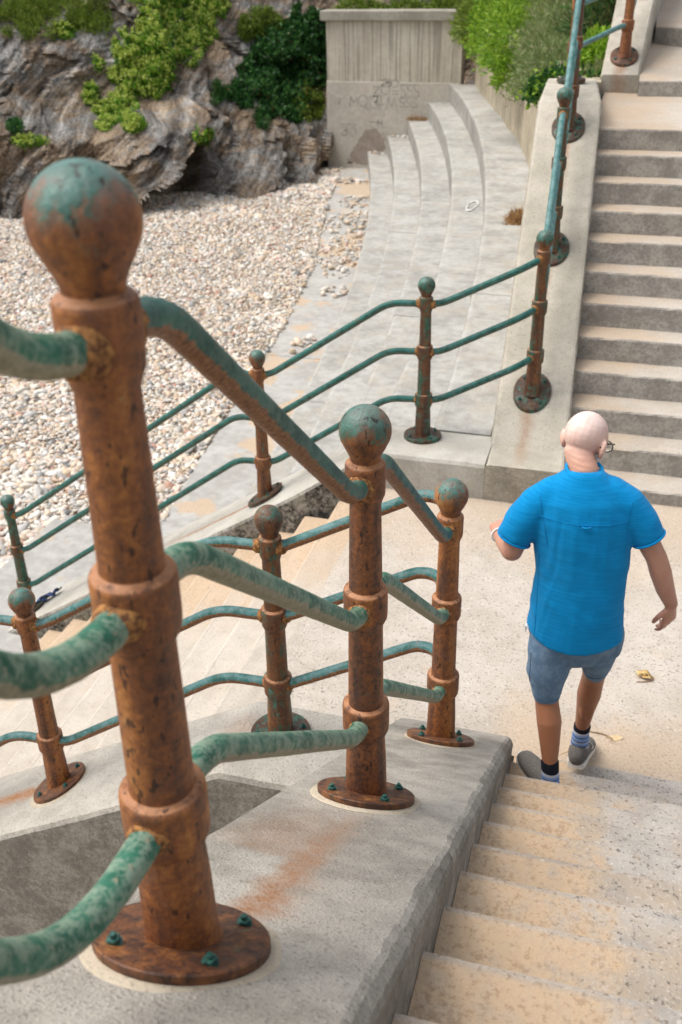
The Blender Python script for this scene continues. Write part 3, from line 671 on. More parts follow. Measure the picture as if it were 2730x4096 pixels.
def mat_rock():
    s = NT('layered_sea_cliff_rock'); p = s.pos(); x, y, z = s.sep(p)
    # strata coordinate dips to the left
    vec = s.n('VectorMath', operation='ADD', i0=p); s.set(vec.inputs[1], s.scale(s.n('TexNoise', i2=.8).outputs['Color'], (.5, .5, .5)))
    u = s.math('ADD', s.math('MULTIPLY', x, -.50), s.math('ADD', s.math('MULTIPLY', y, -.38), s.math('MULTIPLY', z, .80)))
    v2 = s.n('CombineXYZ', i0=s.math('MULTIPLY', u, 6.0), i1=s.math('MULTIPLY', s.math('ADD', x, y), .8), i2=s.math('MULTIPLY', z, .7)).outputs[0]
    st = s.noise(v2, 1, 6, .62, .35); a = s.noise(p, .55, 5, .6); b = s.noise(p, 3.2, 6, .65); f = s.noise(p, 14, 5, .7)
    grey = s.ramp(s.math('ADD', s.math('MULTIPLY', st, .6), s.math('MULTIPLY', f, .4)), [(.35, (.030, .027, .024)), (.44, (.11, .104, .096)), (.53, (.245, .235, .22)), (.64, (.52, .505, .475))])
    tan = s.ramp(s.math('ADD', s.math('MULTIPLY', st, .6), s.math('MULTIPLY', f, .4)), [(.35, (.038, .026, .017)), (.44, (.135, .094, .06)), (.53, (.28, .205, .135)), (.64, (.50, .395, .28))])
    col = s.mix(s.mapr(s.math('ADD', s.math('MULTIPLY', a, .6), s.math('MULTIPLY', b, .4)), .43, .57), grey, tan)
    col = s.mix(s.mapr(s.noise(p, 1.6, 5, .7), .58, .68, 0, .55), col, (.14, .10, .08))
    col = s.mix(s.mapr(s.noise(p, 2.3, 4, .6), .66, .74, 0, .5), col, (.30, .155, .055))
    v = s.voro(v2, 1.2, 'DISTANCE_TO_EDGE'); cr = s.math('MULTIPLY', s.mapr(v.outputs[0], 0, .05, 1, 0), s.mapr(b, .5, .62))
    col = s.mix(s.math('MULTIPLY', cr, .55), col, (.05, .042, .036))
    h = s.math('ADD', s.math('MULTIPLY', st, 1.2), s.math('ADD', b, s.math('MULTIPLY', f, .7)))
    h = s.math('ADD', h, s.math('MULTIPLY', cr, -.6))
    return s.out(col, .88, s.bump(h, .8, .12))
M['rock'] = mat_rock()
cme = bpy.data.meshes.new('cliff'); cme.vertices.add(len(Vc)); cme.vertices.foreach_set('co', Vc.ravel())
cme.loops.add(Fc.size); cme.polygons.add(len(Fc)); cme.loops.foreach_set('vertex_index', Fc.ravel().astype(np.int32))
cme.polygons.foreach_set('loop_start', np.arange(0, Fc.size, 4, dtype=np.int32)); cme.polygons.foreach_set('loop_total', np.full(len(Fc), 4, np.int32)); cme.update(); cme.validate()
tag(mobj('cliff', cme, M['rock'], None, True), kind='structure')
cme.set_sharp_from_angle(angle=R_(28))
# bank behind the retaining wall and the upper hinterland
def bankz(X, Y):
    rx = np.polyval(np.polyfit([26.66, 20.1, 16.3, 15.2, 11, 8.2], [-4.19, -2.53, -1.6, -1.376, -.72, -.46], 3), Y)
    return 1.62 + .30*np.clip(X-rx, 0, 2.2) + .05*fbm(X*1.5, Y*1.5, 2, 3) + .1*np.clip(Y-10, 0, 12)*.4
tag(grid_surface('bank', -4.6, .36, 8.12, 27.5, 60, 90, bankz, M['soil'], None, lambda a, b: a > float(RW(b)) + .4), kind='structure')
tag(grid_surface('hillside', -6, 30, 10.3, 60, 60, 60, lambda X, Y: 1.9 + .22*np.clip(Y-10, 0, 60) + .3*fbm(X*.3, Y*.3, 3, 4) - 2.5*sstep(.8, -.2, X)*0, M['soil'], None, lambda a, b: a > .55 or b > 30), kind='structure')
tag(mob('top_landing_base', *box(.2, 3.4, 6.6, 12, 0, 1.3), M['landing']), kind='structure')
# ------------------------------------------------------------------ pebbles
def ico(sub):
    bm = bmesh.new(); bmesh.ops.create_icosphere(bm, subdivisions=sub, radius=1); bm.verts.index_update()
    V = np.array([v.co for v in bm.verts]); F = np.array([[v.index for v in f.verts] for f in bm.faces]); bm.free(); return V, F
IC = {1: ico(1), 2: ico(2)}
def instmesh(name, P, size, lod, mat, flat=.55, parent=None):
    """many pebbles merged in one mesh"""
    bv, bf = IC[lod]; n = len(P)
    sx = size*rng.uniform(.8, 1.35, n); sy = size*rng.uniform(.65, 1.0, n); sz = size*flat*rng.uniform(.7, 1.25, n)
    an = rng.uniform(0, 2*np.pi, n); t1 = rng.normal(0, .25, n); t2 = rng.normal(0, .25, n)
    j = 1 + .16*rng.standard_normal((n, len(bv), 1)) if lod == 2 else 1 + .10*rng.standard_normal((n, len(bv), 1))
    v = bv[None]*j; v = v*np.stack([sx, sy, sz], -1)[:, None, :]
    x, y, z = v[..., 0], v[..., 1], v[..., 2]; z = z + x*t1[:, None] + y*t2[:, None]
    c, s = np.cos(an)[:, None], np.sin(an)[:, None]
    V = np.stack([x*c - y*s, x*s + y*c, z], -1) + P[:, None, :]
    F = (bf[None] + (np.arange(n)*len(bv))[:, None, None]).reshape(-1, 3); V = V.reshape(-1, 3)
    me = bpy.data.meshes.new(name); me.vertices.add(len(V)); me.vertices.foreach_set('co', V.ravel())
    me.loops.add(F.size); me.polygons.add(len(F)); me.loops.foreach_set('vertex_index', F.ravel().astype(np.int32))
    me.polygons.foreach_set('loop_start', np.arange(0, F.size, 3, dtype=np.int32)); me.polygons.foreach_set('loop_total', np.full(len(F), 3, np.int32)); me.update()
    me.polygons.foreach_set('use_smooth', np.ones(len(F), bool))
    return mobj(name, me, mat, parent)
def mat_pebble():
    s = NT('mixed_beach_pebbles'); g = s.n('NewGeometry'); r = g.outputs['Random Per Island']; p = s.pos()
    col = s.ramp(r, [(0, (.66, .61, .53)), (.16, (.74, .72, .67)), (.27, (.62, .54, .44)), (.37, (.66, .53, .39)), (.47, (.55, .41, .28)), (.56, (.50, .48, .45)), (.62, (.64, .48, .40)), (.73, (.42, .41, .395)), (.80, (.29, .29, .285)), (.84, (.56, .46, .36)), (.915, (.14, .14, .145)), (.94, (.40, .20, .14)), (.965, (.70, .66, .60))], 'CONSTANT')
    n = s.noise(p, 60, 4, .65)
    col = s.mix(s.mapr(n, .5, .7, 0, .35), col, s.mix(.5, col, (.25, .22, .19)))
    big = s.noise(p, .55, 4, .6)
    col = s.mix(s.mapr(big, .54, .68, 0, .22), col, (.46, .34, .22))
    col = s.mix(.08, col, (.92, .86, .76))
    return s.out(col, .7, s.bump(n, .3, .005))
M['pebble'] = mat_pebble()
poly = np.array([(-6.6, 2.2), (-8.6, 2.4), (-19.5, 15.2), (-16.6, 17.2), (-14.4, 19.6), (-12.6, 21), (-10.2, 22.6), (-9.2, 24.6), (-8.2, 26.2), (-7.9, 26.2), (-6.55, 20), (-5.5, 15.7), (-5.0, 12.75), (-4.75, 10.85), (-4.4, 7.7), (-4.05, 5.4), (-4.9, 5.15), (-5.05, 4.9), (-5.05, 3.2)])
def inpoly(x, y):
    r = np.zeros(len(x), bool); n = len(poly); j = n-1
    for i in range(n):
        xi, yi = poly[i]; xj, yj = poly[j]
        r ^= ((yi > y) != (yj > y)) & (x < (xj-xi)*(y-yi)/(yj-yi+1e-12) + xi); j = i
    return r
def beachz(x, y): return -2.30 + .07*fbm(x*.35, y*.35, 4, 3) + .035*fbm(x*1.3, y*1.3, 8, 2) + .22*sstep(3.0, 0, (x+14.6)*.0 + np.abs(np.interp(y, base[:, 1], base[:, 0])-x))*0
def scatter(y0, y1, sp, size, lod, layers=2):
    gx = np.arange(-19.6, -3.8, sp); gy = np.arange(y0, y1, sp*.9); X, Y = np.meshgrid(gx, gy)
    X = (X + rng.uniform(-.5, .5, X.shape)*sp).ravel(); Y = (Y + rng.uniform(-.5, .5, Y.shape)*sp).ravel()
    k = inpoly(X, Y); X, Y = X[k], Y[k]; sz = size*np.exp(rng.normal(0, .36, len(X)))*(1 + .35*(vnoise(X*.8, Y*.8, 1) > .25))
    Z = beachz(X, Y) + rng.uniform(-.02, .012, len(X)) + sz*.1
    return np.stack([X, Y, Z], -1), sz
gb = grid_surface('beach', -26, -3.2, 0.0, 27, 150, 140, lambda X, Y: beachz(X, Y)-.035, M['gravelbed']); tag(gb, kind='structure')
for nm, y0, y1, sp, size, lod in (('pebbles', 2.2, 10, .042, .0245, 2), ('pebbles', 10, 16, .047, .027, 1), ('pebbles', 16, 26.3, .056, .032, 1)):
    P_, sz = scatter(y0, y1, sp, size, lod)
    tag(instmesh('pebbles', P_, sz, lod, M['pebble']), kind='stuff')
# stones washed onto the slab and the lower tiers
P_ = []; sz = []
def heap(cx, cy, rx, ry, z, n, s0):
    for _ in range(n):
        a = rng.uniform(0, 6.28); r = math.sqrt(rng.uniform(0, 1)); s_ = s0*math.exp(rng.normal(0, .35))
        P_.append((cx + rx*r*math.cos(a), cy + ry*r*math.sin(a), z + s_*.35 + .03*max(0, 1-r)*rng.uniform(0, 1))); sz.append(s_)
heap(-5.25, 17.6, .55, 1.9, -2.295, 250, .036); heap(-4.95, 15.9, .35, .9, -2.295, 70, .038); heap(-4.6, 14.2, .28, .35, -2.295, 22, .05); heap(-4.3, 11.3, .24, .4, -2.295, 20, .055); heap(-5.9, 19.6, .6, 1.2, -2.295, 120, .04)
heap(-6.95, 24.2, .75, .35, -2.295, 90, .045); heap(-6.2, 21.8, .5, .8, -2.295, 50, .04); heap(-4.72, 8.6, .16, 1.5, -2.295, 90, .034)
heap(-6.8, 25.9, .35, .15, -1.84, 14, .05); heap(-6.1, 25.95, .3, .12, -1.38, 10, .05); heap(-4.55, 15.0, .1, .2, -1.84, 6, .03)
tag(instmesh('washed_up_stones', np.array(P_), np.array(sz), 1, M['pebble']), kind='stuff')

# ------------------------------------------------------------------ plants
M_ = M
def mat_leaf(name, cols, rough=.55):
    s = NT(name); r = s.n('NewGeometry').outputs['Random Per Island']; n = len(cols)
    col = s.ramp(r, [(i/n, c) for i, c in enumerate(cols)], 'CONSTANT')
    tr = s.n('BsdfTranslucent'); s.set(tr.inputs[0], col); s.out(col, rough)
    mx = s.n('MixShader'); s.set(mx.inputs[0], .28); s.t.links.new(s.b.outputs[0], mx.inputs[1]); s.t.links.new(tr.outputs[0], mx.inputs[2])
    s.t.links.new(mx.outputs[0], s.t.nodes['Material Output'].inputs[0]); return s.m
M['lf_samphire'] = mat_leaf('yellow_green_samphire', [(.07, .20, .015), (.13, .30, .02), (.20, .38, .03), (.035, .11, .012), (.27, .43, .05), (.09, .24, .02)])
M['lf_flower'] = mat_leaf('cream_yellow_flower_heads', [(.46, .55, .10), (.56, .62, .18), (.38, .50, .08)])
M['lf_dark'] = mat_leaf('dark_green_leaves', [(.018, .075, .018), (.03, .11, .025), (.05, .15, .03), (.015, .05, .015), (.075, .19, .04)])
M['lf_olive'] = mat_leaf('olive_green_leaves', [(.12, .19, .02), (.18, .26, .03), (.08, .13, .018), (.24, .31, .05)])
M['lf_bright'] = mat_leaf('feathery_bright_green', [(.17, .32, .02), (.25, .42, .03), (.33, .48, .05), (.09, .20, .015)])
M['lf_grey'] = mat_leaf('grey_green_leaves', [(.10, .20, .12), (.14, .26, .16), (.07, .15, .08), (.20, .32, .19)])
M['lf_feather'] = mat_leaf('dull_feathery_green', [(.17, .24, .08), (.23, .29, .11), (.13, .19, .06), (.28, .31, .15)])
M['lf_grass'] = mat_leaf('pale_grass', [(.20, .26, .09), (.27, .31, .13), (.14, .21, .06), (.33, .33, .17)])
M['lf_straw'] = mat_leaf('dry_brown_grass', [(.24, .17, .07), (.16, .12, .05), (.30, .22, .10), (.10, .12, .03)])
M['lf_weed'] = mat_leaf('tan_dry_seaweed', [(.42, .25, .11), (.30, .17, .075), (.50, .33, .16)])
M['lf_rust'] = mat_leaf('reddish_brown_leaves', [(.12, .045, .02), (.18, .075, .03), (.08, .05, .02)])
def leaves(C, D, length, width, jit=.3):
    """diamond leaves at C pointing along D"""
    n = len(C); D = D/np.linalg.norm(D, axis=1, keepdims=True); r = rng.standard_normal((n, 3)); B = np.cross(D, r); B /= np.linalg.norm(B, axis=1, keepdims=True)+1e-9
    Nn = np.cross(D, B); l = (length*rng.uniform(.6, 1.3, n))[:, None]; w = (width*rng.uniform(.6, 1.3, n))[:, None]
    a = C; b = C + D*l*.5 + B*w*.5 + Nn*w*.12; c = C + D*l; d_ = C + D*l*.5 - B*w*.5 + Nn*w*.12
    return np.stack([a, b, c, d_], 1).reshape(-1, 3)
def plant(name, label, cat, parts, group=None):
    """parts: list of (material, verts (4 per leaf)) -> thing with one child per look"""
    allv = np.concatenate([v for _, v in parts]); F = np.arange(len(allv)).reshape(-1, 4); me = bpy.data.meshes.new(name)
    bpt = allv.mean(0); bpt[2] = allv[:, 2].min(); vv = allv - bpt
    me.vertices.add(len(vv)); me.vertices.foreach_set('co', vv.ravel()); me.loops.add(F.size); me.polygons.add(len(F))
    me.loops.foreach_set('vertex_index', F.ravel().astype(np.int32)); me.polygons.foreach_set('loop_start', np.arange(0, F.size, 4, dtype=np.int32)); me.polygons.foreach_set('loop_total', np.full(len(F), 4, np.int32))
    me.polygons.foreach_set('material_index', np.concatenate([np.full(len(v)//4, i, np.int32) for i, (_, v) in enumerate(parts)])); me.update()
    for m_, _ in parts: me.materials.append(M[m_])
    o = bpy.data.objects.new(name, me); COL.objects.link(o); o.location = bpt
    return tag(o, label, cat, group)
cbvh = BVHTree.FromPolygons([tuple(v) for v in Vc], [tuple(f) for f in Fc.tolist()])
def pix(u, v):
    q = Vector(((u-784)/2287, -(v-1176.5)/2287, 1.)); return (RT*q.x + UP*q.y + FW*q.z).normalized()
def on_cliff(u, v):
    h = cbvh.ray_cast(CAM, pix(u, v), 80); return h
def cliff_patch(ells, dens, depth):
    """surface points of the cliff seen inside the given ellipses"""
    P_ = []; N_ = []; E_ = []
    for (u, v, a, b) in ells:
        n = int(dens*a*b)
        for _ in range(n):
            t = rng.uniform(0, 6.283); r = math.sqrt(rng.uniform(0, 1)); uu, vv = u + a*r*math.cos(t), v + b*r*math.sin(t)
            if depth > .21 and .8*fbm(uu*.06, vv*.06, 3, 3) + .75*(1-r) < .10: continue
            h = on_cliff(uu, vv)
            if h[0] is None: continue
            dep = depth*(1-r*r)*(.5 + .9*float(vnoise(uu*.11, vv*.11, 9))); P_.append(h[0] + Vector(h[1])*rng.uniform(-.02, 1)*max(.03, dep)); N_.append(h[1])
    return np.array(P_), np.array(N_)
def samphire(P_, N_, k, ln, wd, mat, fl=0., droop=.2):
    C = np.repeat(P_, k, 0) + rng.normal(0, .035, (len(P_)*k, 3)); D = np.repeat(N_, k, 0)*.6 + rng.standard_normal((len(C), 3))*.7 + np.array([0, 0, .45-droop])
    parts = [(mat, leaves(C, D, ln, wd))]
    if fl:
        q = P_[rng.uniform(0, 1, len(P_)) < fl*.34]; q = np.repeat(q, 7, 0) + rng.normal(0, .028, (len(q)*7, 3)) + np.array([.02, -.09, .08])
        parts.append(('lf_flower', leaves(q, rng.standard_normal((len(q), 3))*.6 + np.array([0, -.4, .8]), .06, .06)))
    return parts
CL = [
 ('flowering_plant', 'large swath of yellow-green flowering plants spilling down the middle of the cliff', 'plant', [(370, 55, 66, 68), (335, 115, 74, 66), (358, 180, 54, 56), (298, 172, 46, 52), (395, 20, 58, 34)], .34, .42, 5, .085, .045, 'lf_samphire', .75),
 ('flowering_plant', 'narrow yellow-green flowering tail hanging lowest below the large swath, above the boulder', 'plant', [(268, 250, 54, 34), (245, 288, 24, 16)], .5, .28, 5, .08, .045, 'lf_samphire', .75),
 ('flowering_plant', 'small rounded yellow-green tuft on grey rock just left of the hanging tail', 'plant', [(215, 220, 27, 28)], .34, .26, 5, .08, .045, 'lf_samphire', .6),
 ('flowering_plant', 'small green tuft on bare rock left of the large swath, halfway up', 'plant', [(222, 143, 22, 22)], .30, .22, 5, .08, .045, 'lf_samphire', .4),
 ('flowering_plant', 'upright yellow-green flowering strip right of the large swath, beside tan rock', 'plant', [(460, 55, 44, 62), (430, 115, 32, 44), (500, 15, 38, 28)], .42, .28, 5, .08, .045, 'lf_samphire', .6),
 ('flowering_plant', 'little low tuft at the right foot of the hanging flowering tail', 'plant', [(308, 288, 26, 18)], .7, .18, 5, .07, .04, 'lf_samphire', .5),
 ('bush', 'rounded olive green bush high on the cliff, left of the wall', 'bush', [(598, 65, 52, 46)], .55, .5, 6, .10, .03, 'lf_olive', 0),
 ('bush', 'dark green trailing mass of leaves covering the rock beside the wall', 'bush', [(640, 115, 66, 66), (620, 180, 72, 66), (695, 175, 62, 66), (580, 210, 72, 40), (660, 245, 52, 42)], .36, .5, 5, .13, .085, 'lf_dark', 0),
 ('bush', 'dark glossy shrub pressed against the upper left corner of the wall', 'bush', [(700, 80, 56, 70), (728, 130, 26, 70)], .42, .5, 5, .12, .08, 'lf_dark', 0),
 ('bush', 'dull green grassy clump at the left tip of the dark trailing mass', 'bush', [(512, 218, 30, 26)], .5, .35, 6, .16, .022, 'lf_dark', 0),
 ('bush', 'brighter green bush low against the wall, under the dark trailing mass', 'bush', [(705, 238, 54, 42)], .5, .4, 5, .09, .06, 'lf_olive', 0),
 ('bush', 'thin green streamer hanging over the dark hollow in the rock', 'bush', [(605, 268, 18, 34)], .4, .2, 5, .10, .03, 'lf_dark', 0),
 ('flowering_plant', 'single bright yellow-green tuft on the boulder edge over the dark hollow', 'plant', [(468, 312, 20, 20)], .5, .28, 5, .07, .05, 'lf_samphire', .35),
 ('grass_patch', 'olive grass along the cliff top in the left corner', 'grass', [(150, 22, 150, 38), (40, 35, 70, 42), (70, 70, 70, 26), (200, 60, 60, 26)], .26, .3, 5, .16, .022, 'lf_olive', 0),
 ('grass_patch', 'bright grass running down from the cliff top above the large flowering swath', 'grass', [(430, 8, 60, 14), (350, 8, 60, 14)], .34, .25, 6, .16, .022, 'lf_bright', 0),
 ('plant_tuft', 'tiny green tuft on the far left ledge, above the low rock shelf', 'plant', [(35, 292, 18, 14)], .9, .16, 5, .08, .04, 'lf_dark', 0),
 ('plant_tuft', 'thin line of small plants along the low rock shelf at the left', 'plant', [(72, 328, 42, 11)], .4, .14, 4, .07, .04, 'lf_samphire', .3),
 ('plant_tuft', 'lone green tuft high on the cliff face, just under the cliff-top grass', 'plant', [(150, 75, 24, 18)], .35, .2, 5, .08, .04, 'lf_samphire', .2),
 ('seaweed', 'flat green weed on the pebbles at the foot of the boulder', 'plant', [(432, 447, 26, 7), (492, 456, 20, 6)], .6, .06, 4, .07, .04, 'lf_dark', 0),
]
for nm, lb, cat, el, dn, dp, k, ln, wd, mt, fl in CL:
    P_, N_ = cliff_patch(el, dn, dp)
    if len(P_) < 4: continue
    parts = samphire(P_, N_, k, ln, wd, mt, fl)
    if nm == 'bush' and 'trailing mass' in lb:
        q = P_[rng.uniform(0, 1, len(P_)) < .07]; parts.append(('lf_rust', leaves(np.repeat(q, 4, 0) + rng.normal(0, .04, (len(q)*4, 3)), rng.standard_normal((len(q)*4, 3)), .1, .06)))
    plant(nm, lb, cat, parts)
# plants above the end wall and bushes over the retaining wall (world positions)
def dome(cx, cy, cz, rx, ry, rz, n, sh=.85):
    d_ = rng.standard_normal((n, 3)); d_ /= np.linalg.norm(d_, axis=1, keepdims=True); d_[:, 2] = np.abs(d_[:, 2])*1.25 - .25
    r = rng.uniform(.35, 1, n)**.5*(1 + .28*vnoise(d_[:, 0]*2.5+cx, d_[:, 1]*2.5+cy, d_[:, 2]*2.5))
    return np.array([cx, cy, cz]) + d_*np.array([rx, ry, rz])*r[:, None], d_
def bush(nm, label, cat, doms, k, ln, wd, mat, up=.5, extra=None, spread=.8, jit=.05):
    P_ = []; N_ = []
    for q in doms:
        a, b = dome(*q); P_.append(a); N_.append(b)
    P_ = np.concatenate(P_); N_ = np.concatenate(N_)
    C = np.repeat(P_, k, 0) + rng.normal(0, jit, (len(P_)*k, 3)); D = np.repeat(N_, k, 0)*.7 + rng.standard_normal((len(C), 3))*spread*.6 + np.array([0, 0, up])
    parts = [(mat, leaves(C, D, ln, wd))]
    if extra:
        q = P_[rng.uniform(0, 1, len(P_)) < extra[1]]; parts.append((extra[0], leaves(np.repeat(q, 4, 0)+rng.normal(0, .04, (len(q)*4, 3)), rng.standard_normal((len(q)*4, 3)) + np.array([0, 0, up]), extra[2], extra[3])))
    return plant(nm, label, cat, parts)
bush('bush', 'low green strip of plants growing along the top of the end wall', 'plant', [(-7.6, 27.1, 1.7, .8, .35, .35, 260), (-6.2, 27.2, 1.7, .9, .35, .28, 200), (-5.0, 27.2, 1.75, .7, .3, .35, 240)], 5, .12, .05, 'lf_olive')
bush('bush', 'feathery bright green bush spilling over the corner where end wall and retaining wall meet', 'bush', [(-3.55, 24.3, 1.45, .75, 1.3, 1.25, 800), (-3.9, 25.6, 1.5, .6, .7, .8, 350)], 6, .17, .035, 'lf_olive', .1)
bush('bush', 'bright green feathery bush draping furthest down the retaining wall', 'bush', [(-1.95, 17.6, 1.5, .65, 1.3, 1.15, 900), (-1.95, 17.0, 1.1, .3, .7, .5, 300)], 6, .13, .028, 'lf_bright', .0)
bush('bush', 'soft green bush between the corner bush and the draping bright one', 'bush', [(-2.7, 20.9, 1.5, .75, 1.5, 1.1, 900)], 6, .14, .03, 'lf_bright', .1)
bush('bush', 'grey-green leafy bush behind the draping bright bush, at the top edge', 'bush', [(-1.5, 19.5, 2.6, .9, 1.3, .8, 700)], 5, .13, .07, 'lf_grey', .4)
bush('bush', 'dull olive feathery bush above the wall, just left of the end-on railing', 'bush', [(-.75, 12.6, 1.65, .62, 1.5, .85, 1100), (-.62, 10.3, 1.75, .38, .9, .42, 500)], 6, .12, .018, 'lf_feather', .25)
bush('grass_clump', 'pale arching grass clump above the olive feathery bush', 'grass', [(-.55, 14.8, 2.2, .8, 1.0, .75, 420)], 6, .42, .016, 'lf_grass', .6, None, .9)
bush('bush', 'low bright green ground plants just behind the end pillar of the far parapet', 'plant', [(-.45, 8.75, 1.8, .34, .5, .22, 420), (-.1, 8.6, 1.85, .24, .4, .16, 260)], 5, .06, .04, 'lf_dark', .4, ('lf_bright', .4, .06, .04), jit=.03)
bush('bush', 'yellow-green leafy plant between the end-on railing and the upper parapet', 'bush', [(-.08, 10.0, 2.0, .24, .8, .32, 620)], 5, .075, .045, 'lf_bright', .4, jit=.03)
bush('grass_clump', 'dark green and brown grass behind the upper parapet at the top edge', 'grass', [(-.05, 11.8, 2.2, .45, 1.0, .75, 420), (.05, 13.5, 2.4, .5, 1.0, .8, 300)], 6, .34, .016, 'lf_dark', .5, ('lf_straw', .5, .34, .016), .9)
bush('grass_clump', 'thin dry grass beside the end pillar, under the yellow-green plant', 'grass', [(.0, 8.75, 1.86, .22, .35, .16, 200)], 6, .16, .008, 'lf_grass', .5, ('lf_straw', .5, .14, .008), .9, .03)

# ------------------------------------------------------------------ litter
def tubething(name, pts, r, mat, label, cat, n=8, parent=None):
    pts = [Vector(p) for p in pts]; rr = [r*(.6 + .4*math.sin(math.pi*i/(len(pts)-1))) for i in range(len(pts))]
    o = mob(name, *tube(pts, rr, n), mat, parent, True); return tag(o, label, cat) if label else o
def spl(P, n=14):
    P = np.array(P, float); d_ = np.r_[0, np.cumsum(np.linalg.norm(np.diff(P, axis=0), axis=1))]; t = np.linspace(0, d_[-1], n)
    c = [np.polyfit(d_, P[:, k], min(3, len(P)-1)) for k in range(3)]; return [tuple(np.polyval(ck, tt) for ck in c) for tt in t]
M['straw'] = mat_simple('dry_straw', (.55, .40, .22), (.66, .52, .32), 60, .8)
M['stalk'] = mat_simple('brown_stalk', (.22, .13, .07), (.32, .21, .12), 60, .8)
M['dryleaf'] = mat_simple('dry_tan_leaf', (.50, .33, .12), (.66, .47, .21), 25, .7)
def ongrid(u, v, z): r = pix(u, v); t = (z - CAM.z)/r.z; return CAM + r*t
def flat(pl, z): return [tuple(ongrid(u, v, z)) for u, v in pl]
# dry leaf and stalk on the landing
zl = ZL - .012
c0 = ongrid(1478, 1548, zl + .02)
dl = empty('dry_leaf', c0, 'curled tan dry leaf lying on the landing right of the man', 'leaf')
V = []; F = []
for k in range(5):
    a0 = k*1.3; cx, cy = .018*math.cos(a0*2.1), .014*math.sin(a0*1.7); n = len(V)
    for i in range(5):
        t = i/4; wv = .016*math.sin(math.pi*t)+.003
        for sgn in (-1, 1): V.append((c0.x+cx + (t-.5)*.07*math.cos(a0) - sgn*wv*math.sin(a0), c0.y+cy + (t-.5)*.07*math.sin(a0) + sgn*wv*math.cos(a0), zl+.006 + .018*abs(sgn*wv)/.016 + .012*math.sin(t*5+k)))
    for i in range(4): F.append((n+2*i, n+2*i+1, n+2*i+3, n+2*i+2))
so_ = mob('blade', V, F, M['dryleaf'], dl, True); so_.modifiers.new('thick', 'SOLIDIFY').thickness = .002
tubething('leaf_stalk', spl(flat([(1462, 1566), (1480, 1566), (1498, 1563), (1503, 1557), (1496, 1553)], zl+.006)), .003, M['stalk'], None, None, parent=dl)
tubething('straw_stem', spl(flat([(1352, 1680), (1375, 1684), (1395, 1690), (1408, 1698)], zl+.012)), .003, M['stalk'], 'thin brown stalk on the sand just right of the man\'s raised shoe', 'stalk')
c0 = ongrid(1412, 1697, zl+.008)
V = [(c0.x+.035*math.cos(a)*(1+.3*math.sin(3*a)), c0.y+.022*math.sin(a), c0.z+.006*math.sin(2*a)+.004) for a in np.linspace(0, 6.1, 14)]
o = mob('leaf_scrap', V, [tuple(range(14))], M['straw']); o.modifiers.new('thick', 'SOLIDIFY').thickness = .002; tag(o, 'pale leaf scrap on the sand at the end of the thin brown stalk', 'leaf')
tubething('straw_stem', spl(flat([(1285, 1735), (1300, 1728), (1318, 1722), (1330, 1712)], zl+.012)), .0028, M['straw'], 'pale straw on the sand between the man\'s two shoes', 'straw')
tubething('straw_stem', spl(flat([(1215, 1452), (1230, 1452), (1250, 1454)], zl+.01)), .0022, M['straw'], 'pale straw lying on the landing left of the man\'s shirt hem', 'straw')
# straw on a near tread
zt = -.235 + .1784*8; yk = .622-.2667*8
tubething('straw_stem', spl(flat([(985, 2240), (1005, 2228), (1030, 2226), (1048, 2224)], 1.195), 10) + spl(flat([(1050, 2226), (1060, 2248), (1062, 2268), (1048, 2300)], 1.195), 10)[1:], .0022, M['straw'], 'long bent straw on a sandy tread near the bottom edge of the photo', 'straw')
for k, (pl, lb) in enumerate([([(812, 1805), (822, 1818), (832, 1822)], 'dry straw caught at the base plate of the middle foreground post'), ([(818, 1800), (820, 1812), (823, 1824)], 'short dry straw standing against the middle foreground post')]):
    tubething('straw_stem', spl([tuple(Vector(p) + Vector((0, -.02, .02))) for p in flat(pl, 1.09)], 8), .0015, M['straw'], lb, 'straw')
# dried seaweed heaps on the top seat
bush('seaweed_heap', 'heap of dry brown seaweed in the corner against the far parapet, on the top seat', 'seaweed', [(-.98, 10.98, -.11, .15, .34, .10, 380)], 5, .11, .014, 'lf_weed', 0, None, 1.2, .02)
bush('seaweed_heap', 'thin heap of dark dry seaweed at the wall end of the middle seat', 'seaweed', [(-5.6, 25.95, -.92, .3, .14, .04, 90)], 5, .10, .014, 'lf_weed', 0, None, 1.2, .02)
# crumpled blue plastic on the far kerb
M['blueplastic'] = NT('glossy_blue_black_plastic'); s = M['blueplastic']
n_ = s.noise(s.pos(), 26, 4, .6); s.b.inputs['Specular IOR Level'].default_value = .6
M['blueplastic'] = s.out(s.ramp(n_, [(.42, (.006, .007, .012)), (.52, (.015, .03, .10)), (.60, (.05, .13, .42)), (.72, (.25, .33, .48))]), .25, s.bump(n_, .5, .01))
V = []; F = []; nu, nv = 15, 7
pc = Vector((-4.235, 3.44, -1.965))
for i in range(nu):
    for j in range(nv):
        t = i/(nu-1)-.5; q = j/(nv-1)-.5; wd = .10*(1-1.3*t*t)*(1+.25*math.sin(i*1.9))
        x = t*.24; V.append((pc.x + x, pc.y + q*wd + .05*t, pc.z + .632*x + .016 + .030*float(vnoise(i*.75, j*.9, 4)) + .02*math.cos(q*3)))
for i in range(nu-1):
    for j in range(nv-1): F.append((i*nv+j, (i+1)*nv+j, (i+1)*nv+j+1, i*nv+j+1))
o = mob('plastic_scrap', V, F, M['blueplastic'], None, False); o.modifiers.new('thick', 'SOLIDIFY').thickness = .006
tag(o, 'crumpled shiny blue and black scrap of plastic on the pale kerb at the far left', 'litter')

